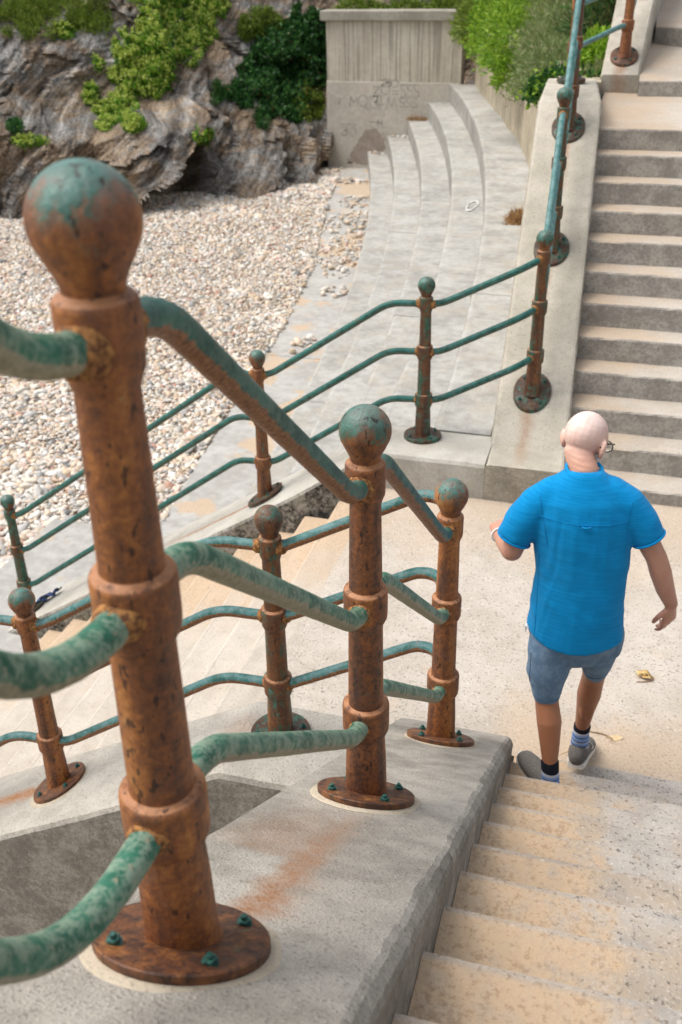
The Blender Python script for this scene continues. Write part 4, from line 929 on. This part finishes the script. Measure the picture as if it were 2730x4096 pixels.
# ------------------------------------------------------------------ the man
def etube(C, ru, rv=None, U=None, n=24, dome=(1, 1)):
    """lofted elliptical tube with domed ends; U = lateral axis"""
    C = [Vector(c) for c in C]; rv = rv or ru; V = []; F = []; m = len(C)
    rings = []
    for i in range(m):
        t = (C[min(i+1, m-1)] - C[max(i-1, 0)]).normalized()
        u = Vector(U) if U is not None else Vector((1, 0, 0))
        u = (u - t*u.dot(t)).normalized(); w_ = t.cross(u); rings.append((C[i], u, w_, ru[i], rv[i], t))
    c, u, w_, a, b, t = rings[0]; pre = [(c - t*min(a, b)*s_, u, w_, a*k, b*k, t) for s_, k in ((.85, .45), (.5, .82))]
    c, u, w_, a, b, t = rings[-1]; suf = [(c + t*min(a, b)*s_, u, w_, a*k, b*k, t) for s_, k in ((.5, .82), (.85, .45))]
    rings = (pre if dome[0] else []) + rings + (suf if dome[1] else [])
    for c, u, w_, a, b, t in rings:
        for k in range(n): an = 2*math.pi*k/n; V.append(c + u*math.cos(an)*a + w_*math.sin(an)*b)
    for i in range(len(rings)-1):
        for k in range(n): F.append((i*n+k, i*n+(k+1) % n, (i+1)*n+(k+1) % n, (i+1)*n+k))
    F.append(tuple(range(n-1, -1, -1))); F.append(tuple((len(rings)-1)*n+k for k in range(n)))
    return V, F
def flat_etube(C, ru, rv=None, U=None, n=28):
    V, F = etube(C, ru, rv, U, n); return V, F
def ell(c, X, Y, Z, n=20):
    V = []; F = []; c = Vector(c); X, Y, Z = Vector(X), Vector(Y), Vector(Z); m = 12
    for i in range(m+1):
        th = math.pi*i/m
        for k in range(n): a = 2*math.pi*k/n; V.append(c + X*math.sin(max(th, .001))*math.cos(a) + Y*math.sin(max(th, .001))*math.sin(a) + Z*math.cos(th))
    for i in range(m):
        for k in range(n): F.append((i*n+k, (i+1)*n+k, (i+1)*n+(k+1) % n, i*n+(k+1) % n))
    return V, F
def fuse(parts, voxel, smooth=6, fac=.5):
    V = []; F = []
    for v, f in parts: n = len(V); V += [tuple(p) for p in v]; F += [tuple(q+n for q in ff) for ff in f]
    me = bpy.data.meshes.new('tmp'); me.from_pydata(V, [], F); me.update()
    bm = bmesh.new(); bm.from_mesh(me); bmesh.ops.recalc_face_normals(bm, faces=bm.faces); bm.to_mesh(me); bm.free()
    o = bpy.data.objects.new('tmp', me); COL.objects.link(o)
    m = o.modifiers.new('r', 'REMESH'); m.mode = 'VOXEL'; m.voxel_size = voxel
    if smooth: q = o.modifiers.new('s', 'SMOOTH'); q.iterations = smooth; q.factor = fac
    bpy.context.view_layer.update(); dg = bpy.context.evaluated_depsgraph_get(); r = bpy.data.meshes.new_from_object(o.evaluated_get(dg))
    bpy.data.objects.remove(o); bpy.data.meshes.remove(me); return r
def getv(me): a = np.empty(len(me.vertices)*3); me.vertices.foreach_get('co', a); return a.reshape(-1, 3)
def setv(me, a): me.vertices.foreach_set('co', np.asarray(a, float).ravel()); me.update()
man = empty('person', (.47, .35, -.076), 'bald man in bright blue shirt and grey-blue shorts walking down the steps', 'person')
# head frame: turned right and bowed
yaw, pit = R_(26), R_(24)
hf = Vector((math.sin(yaw)*math.cos(pit), math.cos(yaw)*math.cos(pit), -math.sin(pit))); hr = Vector((math.cos(yaw), -math.sin(yaw), 0)); hu = hr.cross(hf)
H = Vector((.430, .485, 1.492))
def hp(r, f, u): return H + hr*r + hf*f + hu*u
P = []
P.append(ell(hp(0, -.012, .040), hr*.079, hf*.100, hu*.088)); P.append(ell(hp(0, .030, .022), hr*.072, hf*.072, hu*.082))
P.append(ell(hp(0, .045, -.040), hr*.060, hf*.056, hu*.070)); P.append(ell(hp(0, .062, -.082), hr*.042, hf*.038, hu*.036))     # jaw, chin
P.append(etube([hp(0, .098, .020), hp(0, .112, -.005), hp(0, .120, -.028)], [.010, .013, .016]))                                # nose
P.append(ell(hp(.030, .094, .028), hr*.022, hf*.014, hu*.010)); P.append(ell(hp(-.030, .094, .028), hr*.022, hf*.014, hu*.010))
P.append(ell(hp(0, .102, -.055), hr*.024, hf*.010, hu*.008))
for sgn in (-1, 1):                                                                                                            # ears
    P.append(ell(hp(sgn*.083, -.010, .002), hr*.014 + hf*(-.010), hf*.021, hu*.036)); P.append(ell(hp(sgn*.091, -.022, .012), hr*.008, hf*.009, hu*.026)); P.append(ell(hp(sgn*.080, -.002, -.028), hr*.008, hf*.010, hu*.012))
P.append(etube([(.442, .385, 1.34), (.440, .405, 1.42), tuple(hp(0, -.030, -.035)), tuple(hp(0, -.01, .02))], [.070, .057, .056, .06], [.064, .056, .060, .06]))
# torso
TS = [(.80, .478, .365, .130, .075), (.86, .478, .365, .140, .085), (.97, .480, .372, .145, .095), (1.12, .468, .374, .155, .10), (1.25, .455, .374, .165, .10), (1.31, .448, .38, .145, .088), (1.37, .444, .386, .09, .062)]
P.append(etube([(x, y, z) for z, x, y, a, b in TS], [t[3] for t in TS], [t[4] for t in TS]))
# arms
AL = [(.300, .380, 1.31), (.238, .356, 1.19), (.200, .342, 1.062)]; P.append(etube(AL, [.044, .046, .043]))
FL = [(.200, .342, 1.058), (.165, .425, 1.045), (.124, .530, 1.018)]; P.append(etube(FL, [.044, .041, .028], [.044, .038, .024]))
AR = [(.595, .388, 1.33), (.685, .384, 1.20), (.752, .383, 1.088)]; P.append(etube(AR, [.044, .046, .041]))
FR = [(.752, .383, 1.090), (.778, .388, 1.02), (.808, .400, .935), (.842, .424, .853)]; P.append(etube(FR, [.041, .043, .037, .027], [.041, .042, .034, .023]))
# hands: palm plus five separate fingers
def hand(wr, d, pn, lat, curl, thumb_side):
    """wr wrist, d along the hand, pn palm normal (towards the palm side), lat across the knuckles"""
    wr, d, pn, lat = Vector(wr), Vector(d).normalized(), Vector(pn).normalized(), Vector(lat).normalized(); out = []
    out.append(etube([wr, wr + d*.030, wr + d*.062, wr + d*.084], [.024, .032, .038, .037], [.019, .0155, .0135, .011], lat, 20, (1, 0)))
    for k, (off, L) in enumerate(zip((-.030, -.0105, .0105, .029), (.072, .082, .076, .060))):
        b = wr + d*(.086 - abs(k-1.2)*.003) + lat*off*thumb_side*-1; dd = d.copy(); p = [b - d*.014, b]
        rr = [.0092, .0092]
        for q in range(3):
            ang = curl[k]*(q+.55)*.62; v = d*math.cos(ang) + pn*math.sin(ang); p.append(p[-1] + v*L*(.45, .31, .24)[q]); rr.append((.0088, .0080, .0070)[q])
        out.append(etube(p, rr, None, lat, 12))
    tb = wr + d*.022 + lat*.024*thumb_side; t1 = tb + (d*.55 + lat*thumb_side*.65 + pn*.25).normalized()*.038; t2 = t1 + (d*.85 + lat*thumb_side*.05 + pn*.45).normalized()*.032; t3 = t2 + (d*.9 - lat*thumb_side*.25 + pn*.45).normalized()*.024
    out.append(etube([tb, t1, t2, t3], [.014, .0115, .0105, .0085], None, pn, 12)); return out
P += hand((.842, .424, .853), (.02, .12, -1), (-.72, .70, .08), (.70, .72, .10), (.62, .85, 1.05, 1.25), -1)
P += hand((.124, .530, 1.018), (-.22, .95, .06), (.5, .2, -.9), (.85, .1, .45), (1.5, 1.6, 1.7, 1.8), 1)
# legs
P.append(etube([(.402, .345, .74), (.398, .325, .55), (.396, .31, .42), (.402, .298, .36), (.422, .262, .285), (.436, .225, .19), (.447, .196, .11), (.455, .190, .05)], [.085, .072, .058, .050, .053, .042, .032, .026], [.085, .074, .060, .055, .060, .044, .036, .028]))
P.append(etube([(.552, .38, .74), (.572, .43, .56), (.585, .475, .44), (.582, .495, .38), (.574, .512, .27), (.568, .532, .16), (.564, .549, .05), (.564, .557, -.01)], [.085, .072, .055, .049, .053, .041, .032, .024], [.085, .074, .060, .054, .060, .044, .036, .026]))
for cx_, cy_, cz_ in ((.412, .252, .275), (.434, .252, .270), (.563, .500, .255), (.585, .500, .250)): P.append(ell((cx_, cy_, cz_), (.026, 0, 0), (0, .028, 0), (0, .022, .105)))
P.append(ell((.197, .322, 1.055), (.018, 0, 0), (0, .016, 0), (0, 0, .020))); P.append(ell((.757, .360, 1.082), (.019, 0, 0), (0, .014, 0), (0, 0, .024)))
def mat_skin():
    s = NT('sun_tanned_skin'); p = s.pos(); x, y, z = s.sep(p); n = s.noise(p, 18, 4, .6); f = s.noise(p, 140, 3, .6)
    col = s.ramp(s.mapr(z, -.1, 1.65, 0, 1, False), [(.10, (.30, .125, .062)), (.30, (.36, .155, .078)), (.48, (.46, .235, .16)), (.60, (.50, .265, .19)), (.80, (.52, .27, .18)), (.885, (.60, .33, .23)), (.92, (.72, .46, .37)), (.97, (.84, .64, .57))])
    col = s.mix(s.mapr(n, .42, .66, 0, .32), col, s.mix(.5, col, (.40, .11, .07)))
    col = s.mix(s.mapr(f, .55, .75, 0, .2), col, (.22, .09, .05))
    s.b.inputs['Subsurface Weight'].default_value = .12; s.b.inputs['Subsurface Radius'].default_value = (.012, .005, .003); s.b.inputs['Subsurface Scale'].default_value = .6
    s.b.inputs['Specular IOR Level'].default_value = .4
    return s.out(col, .48, s.bump(s.math('ADD', n, s.math('MULTIPLY', f, .8)), 0.25, .005))
M['skin'] = mat_skin()
bme = fuse(P, .0052, 3, .5)
av = getv(bme); nk = (np.hypot(av[:, 0]-.441, av[:, 1]-.42) < .085)*sstep(1.425, 1.44, av[:, 2])*sstep(1.50, 1.485, av[:, 2])*sstep(.44, .40, av[:, 1])
av[:, 1] += 0.0008*np.sin((av[:, 2] + .12*(av[:, 0]-.44))*2*np.pi/.019)*nk; setv(bme, av)
mobj('body', bme, M['skin'], man, True)
# shirt
SH = [(.672, .480, .368, .198, .142), (.80, .480, .370, .188, .137), (.97, .482, .375, .177, .130), (1.12, .468, .376, .186, .132), (1.24, .457, .376, .192, .124), (1.315, .449, .382, .180, .112), (1.37, .445, .388, .138, .094), (1.408, .443, .394, .093, .078), (1.424, .442, .398, .073, .070)]
Q = [etube([(x, y, z) for z, x, y, a, b in SH], [t[3] for t in SH], [t[4] for t in SH], None, 40, (0, 0))]
Q.append(etube([(.345, .38, 1.335), (.287, .368, 1.275), (.238, .353, 1.195), (.204, .343, 1.118)], [.060, .071, .072, .069], [.068, .074, .071, .066], None, 30, (1, 0)))
Q.append(etube([(.545, .388, 1.355), (.608, .388, 1.310), (.672, .387, 1.235), (.712, .385, 1.168)], [.060, .070, .070, .067], [.068, .073, .069, .063], None, 30, (1, 0)))
sme = fuse(Q, .009, 5, .5); a = getv(sme)
k = sstep(.80, .62, a[:, 2]); a[:, 2] += k*(.055*np.clip(((a[:, 0]-.48)/.19)**2, 0, 1.2) - .004)
n1 = fbm(a[:, 0]*5, a[:, 1]*5, a[:, 2]*3, 3); n2 = fbm(a[:, 0]*16 + a[:, 2]*10, a[:, 1]*16, a[:, 2]*11, 3)
fold = ridged(a[:, 0]*5 + a[:, 2]*4.5*np.tanh((a[:, 0]-.46)*5) + .8*n1, a[:, 1]*4, a[:, 2]*2.6, 2)
cen = np.array([.468, .378]); rad = a[:, :2]-cen; rl = np.linalg.norm(rad, axis=1, keepdims=True)+1e-6
a[:, :2] += rad/rl*(.011*n1 + .005*n2 + .004*fold)[:, None]*sstep(1.42, 1.28, a[:, 2])[:, None]
setv(sme, a)
def mat_cloth(name, c1, c2, sc, stretch, rough=.85):
    s = NT(name); p = s.pos(); q = s.noise(s.scale(p, stretch), sc, 3, .65); f = s.noise(p, 400, 2, .6); b = s.noise(p, 9, 4, .6)
    col = s.mix(s.mapr(q, .42, .62), c1, c2); col = s.mix(s.mapr(b, .5, .75, 0, .3), col, c1)
    s.b.inputs['Sheen Weight'].default_value = .06; s.b.inputs['Specular IOR Level'].default_value = .12
    return s.out(col, rough, s.bump(s.math('ADD', s.math('MULTIPLY', b, 1.4), s.math('ADD', s.math('MULTIPLY', q, .5), s.math('MULTIPLY', f, .5))), .4, .005))
M['shirt'] = mat_cloth('blue_slub_cotton', (.0, .215, .50), (.002, .25, .565), 1, (9, 9, 120))
M['seam'] = mat_cloth('blue_cotton_seam', (.0, .19, .44), (.002, .22, .50), 1, (90, 90, 90))
shirt = mobj('shirt', sme, M['shirt'], man, True)
sb = BVHTree.FromPolygons([tuple(v) for v in a], [tuple(p.vertices) for p in sme.polygons])
def onback(x, z):
    h = sb.ray_cast(Vector((x, -.5, z)), Vector((0, 1, 0)), 2); return h[0] + Vector((0, -.0008, 0)) if h[0] else None
def seamline(pts, r=.0014): 
    pts = [p for p in pts if p]; return mob('seam', *tube(pts, r, 8), M['seam'], shirt, True)
seamline([onback(x, 1.262 + .03*(x-.45)) for x in np.linspace(.292, .628, 40)])
seamline([onback(.290 + .012*math.sin(t*3.1) + .05*t*t, 1.345 - .20*t) for t in np.linspace(0, 1, 24)]); seamline([onback(.632 - .006*math.sin(t*3.1), 1.35 - .20*t) for t in np.linspace(0, 1, 24)])
seamline([onback(.308 + .016*t, 1.10 - .40*t) for t in np.linspace(0, 1, 30)])
lp = [onback(x, 1.258) + Vector((0, -.004 - .006*math.sin(math.pi*i/6), 0)) for i, x in enumerate(np.linspace(.462, .494, 7))]
mob('locker_loop', *tube(lp, .0042, 8), M['seam'], shirt, True)
cb = [Vector((.442 + .0675*math.cos(t), .400 + .066*math.sin(t), 1.428 - .004*math.cos(t) + .010*math.sin(t))) for t in np.linspace(0, 2*math.pi, 40)]
mob('collar_band', *tube(cb, .0068, 10), M['shirt'], shirt, True)
def ringcuff(C, r1, r2, ax, nm):
    C = Vector(C); ax = Vector(ax).normalized(); u = ax.cross(Vector((0, 1, 0))).normalized(); v = ax.cross(u)
    mob(nm, *tube([C + u*r1*math.cos(t) + v*r2*math.sin(t) for t in np.linspace(0, 2*math.pi, 36)], .0052, 8), M['shirt'], shirt, True)
ringcuff((.2035, .343, 1.116), .067, .064, (.03, .01, .08), 'cuff'); ringcuff((.7118, .385, 1.169), .0655, .0625, (-.04, 0, .067), 'cuff')
M['tagwhite'] = mat_simple('white_fabric_tag', (.75, .75, .75), (.82, .82, .82)); 
mob('side_tag', *box(.281, .288, .315, .335, .70, .722), M['tagwhite'], shirt)
# shorts
Q = [etube([(.478, .365, .86), (.478, .362, .76), (.478, .362, .68), (.478, .36, .63)], [.165, .178, .185, .15], [.118, .125, .125, .10])]
Q.append(etube([(.408, .352, .72), (.392, .340, .60), (.388, .322, .50), (.395, .308, .405)], [.098, .095, .084, .060], [.105, .098, .088, .070]))
Q.append(etube([(.562, .372, .72), (.578, .405, .60), (.586, .438, .51), (.586, .458, .448)], [.100, .090, .070, .052], [.105, .096, .078, .064]))
Q.append(ell((.655, .40, .66), (.028, 0, 0), (0, .07, 0), (0, 0, .075)))
qme = fuse(Q, .008, 4, .5); b_ = getv(qme); n1 = fbm(b_[:, 0]*9, b_[:, 1]*9, b_[:, 2]*6, 3); n2 = ridged(b_[:, 0]*9 + b_[:, 2]*6, b_[:, 1]*6, b_[:, 2]*5, 2)
cx_ = np.where(b_[:, 0] < .482, .395, .58); rad = np.stack([b_[:, 0]-cx_, b_[:, 1]-.35], -1); rl = np.linalg.norm(rad, axis=1, keepdims=True)+1e-6; b_[:, :2] += rad/rl*(.007*n1 + .006*n2)[:, None]; setv(qme, b_)
M['shorts'] = mat_cloth('grey_blue_twill', (.12, .20, .30), (.165, .255, .365), 1, (30, 30, 30)); M['shortseam'] = mat_cloth('grey_blue_stitching', (.05, .10, .17), (.08, .15, .23), 1, (90, 90, 90))
shorts = mobj('shorts', qme, M['shorts'], man, True)
qb = BVHTree.FromPolygons([tuple(v) for v in b_], [tuple(p.vertices) for p in qme.polygons])
def sl2(x0, z0, x1, z1, n=22):
    pts = []
    for t in np.linspace(0, 1, n):
        h = qb.ray_cast(Vector((x0+(x1-x0)*t, -.5, z0+(z1-z0)*t)), Vector((0, 1, 0)), 2)
        if h[0]: pts.append(h[0] + Vector((0, -.0006, 0)))
    if len(pts) > 3: mob('seam', *tube(pts, .0018, 8), M['shortseam'], shorts, True)
sl2(.318, .62, .322, .46); sl2(.347, .412, .447, .408); sl2(.545, .455, .63, .462); sl2(.322, .46, .345, .47)
# socks
def mat_sock():
    s = NT('striped_sock_knit'); x, y, z = s.sep(s.n('TexCoord').outputs['Object']); 
    col = s.ramp(s.mapr(z, 0, .17, 0, 1, False), [(0, (.48, .50, .62)), (.10, (.03, .05, .14)), (.15, (.20, .33, .62)), (.25, (.50, .52, .62)), (.29, (.03, .05, .14)), (.33, (.22, .36, .66)), (.46, (.05, .08, .19)), (.50, (.23, .37, .66)), (.58, (.55, .55, .64)), (.66, (.006, .008, .016))], 'CONSTANT')
    return s.out(col, .9, s.bump(s.noise(s.n('TexCoord').outputs['Object'], 300, 2), .4, .002))
M['sock'] = mat_sock()
def sock(C, r):
    C = [Vector(c) for c in C]; b = C[0]; v, f = etube([c-b for c in C], r); me = bpy.data.meshes.new('sock'); me.from_pydata([tuple(q) for q in v], [], f); me.update(); me.shade_smooth(); me.materials.append(M['sock'])
    o = bpy.data.objects.new('sock', me); COL.objects.link(o); o.parent = man; o.location = b - man.location; return o
sock([(.460, .190, -.030), (.457, .190, .02), (.452, .190, .07), (.445, .200, .120)], [.043, .039, .0375, .0385])
sock([(.564, .575, -.085), (.563, .565, -.04), (.563, .556, .005), (.565, .549, .052)], [.043, .040, .0375, .0385])
# shoes
M['shoe'] = mat_cloth('grey_knit_upper', (.115, .105, .095), (.165, .15, .135), 1, (150, 150, 150)); M['shoesole'] = mat_simple('off_white_rubber_sole', (.62, .60, .54), (.74, .72, .67), 40, .6, .2); M['lace'] = mat_simple('cream_shoelace', (.50, .46, .38), (.60, .56, .47), 90)
def shoe(heel, toe, up, ws_=1., hs_=1.):
    heel, toe = Vector(heel), Vector(toe); f_ = (toe-heel); L = f_.length; f_.normalize(); u_ = Vector(up); u_ = (u_ - f_*u_.dot(f_)).normalized(); r_ = f_.cross(u_)
    def q(t, lat, h): return heel + f_*(t*L) + r_*lat + u_*h
    wd = [(0, .030), (.08, .038), (.25, .039), (.45, .040), (.65, .047), (.82, .045), (.94, .032), (1, .015)]
    V = []; F = []; n = 16
    ws = np.interp(np.linspace(0, 1, n), [a for a, _ in wd], [b for _, b in wd]); layers = [(0, .93), (.004, 1.0), (.017, 1.01), (.022, .97)]
    out = []
    for k in range(n): out.append((k/(n-1), ws[k]))
    ring = [(t, wv) for t, wv in out] + [(t, -wv) for t, wv in out[::-1]]
    for h, sc in layers:
        for t, wv in ring: V.append(q(t, wv*sc*ws_, h*hs_ + .012*max(0, t-.75)**1*1.5))
    m = len(ring)
    for k in range(len(layers)-1):
        for i in range(m): F.append((k*m+i, k*m+(i+1) % m, (k+1)*m+(i+1) % m, (k+1)*m+i))
    F.append(tuple(range(m-1, -1, -1))); F.append(tuple((len(layers)-1)*m+i for i in range(m)))
    prof = [(.055, .035, .050, .046), (.11, .039, .064, .058), (.19, .041, .062, .056), (.30, .041, .055, .048), (.44, .043, .047, .043), (.60, .048, .040, .037), (.76, .047, .034, .030), (.90, .036, .029, .022)]
    um = fuse([etube([q(t, 0, h) for t, a_, h, b in prof], [p_[1]*ws_ for p_ in prof], [p_[3] for p_ in prof], r_)], .005, 4)
    av = getv(um); dv = (av - np.array(q(0, 0, .016)))@np.array(u_); av = av - np.minimum(dv, 0)[:, None]*np.array(u_); setv(um, av)
    so_ = mobj('shoe', um, M['shoe'], man, True)
    fix_normals(mob('sole', V, F, M['shoesole'], so_, True)).data.set_sharp_from_angle(angle=R_(50))
    for t in (.42, .50, .58): mob('lace', *tube([q(t, -.026, .068-.05*(t-.4)), q(t+.02, 0, .083-.09*(t-.4)), q(t, .026, .068-.05*(t-.4))], .0028, 8), M['lace'], so_, True)
    mob('lace', *tube(fillet_path([q(.40, .0, .085), q(.44, .030, .092), q(.50, .052, .062), q(.44, .050, .052), q(.40, .02, .082)], [.02]*3), .0024, 8), M['lace'], so_, True)
    return so_
shoe((.468, .155, -.0765), (.312, .415, -.070), (0, 0, 1), 1.08)
shoe((.556, .496, -.165), (.600, .770, -.238), (0, .27, 1), 1.16, 1.35)
# glasses, beard, bracelet
M['frame'] = mat_simple('black_glasses_frame', (.004, .004, .004), (.01, .01, .01), 30, .3, .1); 
gl = mob('glasses', *tube([hp(.080, -.030, .006), hp(.083, -.004, .022), hp(.081, .05, .026), hp(.073, .104, .026)], .0036, 8), M['frame'], man, True)
mob('temple_arm', *tube([hp(-.080, -.030, .006), hp(-.083, -.004, .022), hp(-.081, .05, .026), hp(-.073, .104, .026)], .0028, 8), M['frame'], gl, True)
for sgn in (-1, 1): mob('rim', *tube([hp(sgn*(.040 + .030*math.cos(t)), .112 - .006*abs(math.cos(t)), .010 + .022*math.sin(t)) for t in np.linspace(0, 2*math.pi, 26)], .0022, 8), M['frame'], gl, True)
s = NT('clear_lens'); s.b.inputs['Transmission Weight'].default_value = 1; M['lens'] = s.out((.95, .95, .92), .05)
for sgn in (-1, 1): mob('lens', [hp(sgn*(.040 + .030*math.cos(t)), .112 - .006*abs(math.cos(t)), .010 + .022*math.sin(t)) for t in np.linspace(0, 2*math.pi, 24, endpoint=False)], [tuple(range(24))], M['lens'], gl)
M['beard'] = mat_simple('short_white_beard', (.44, .39, .36), (.68, .65, .62), 160, .95, .8)
bd = fuse([ell(hp(0, .050, -.058), hr*.0605, hf*.054, hu*.054), ell(hp(0, .066, -.088), hr*.046, hf*.042, hu*.036), ell(hp(.054, .014, -.040), hr*.018, hf*.020, hu*.036), ell(hp(-.054, .014, -.040), hr*.018, hf*.020, hu*.036)], .005, 3)
av = getv(bd); av += .0025*np.stack([fbm(av[:, 0]*120, av[:, 1]*120, av[:, 2]*120+k*9, 2) for k in range(3)], -1); setv(bd, av); mobj('beard', bd, M['beard'], man, True)
M['bracelet'] = mat_simple('white_wristband', (.72, .72, .70), (.80, .80, .78), 40, .5)
cw = Vector((.128, .512, 1.024)); ax = Vector((-.4, .9, -.15)).normalized(); u = ax.cross(Vector((0, 0, 1))).normalized(); v_ = ax.cross(u)
mob('bracelet', *tube([cw + u*.033*math.cos(t) + v_*.030*math.sin(t) for t in np.linspace(0, 2*math.pi, 30)], .004, 8), M['bracelet'], man, True)
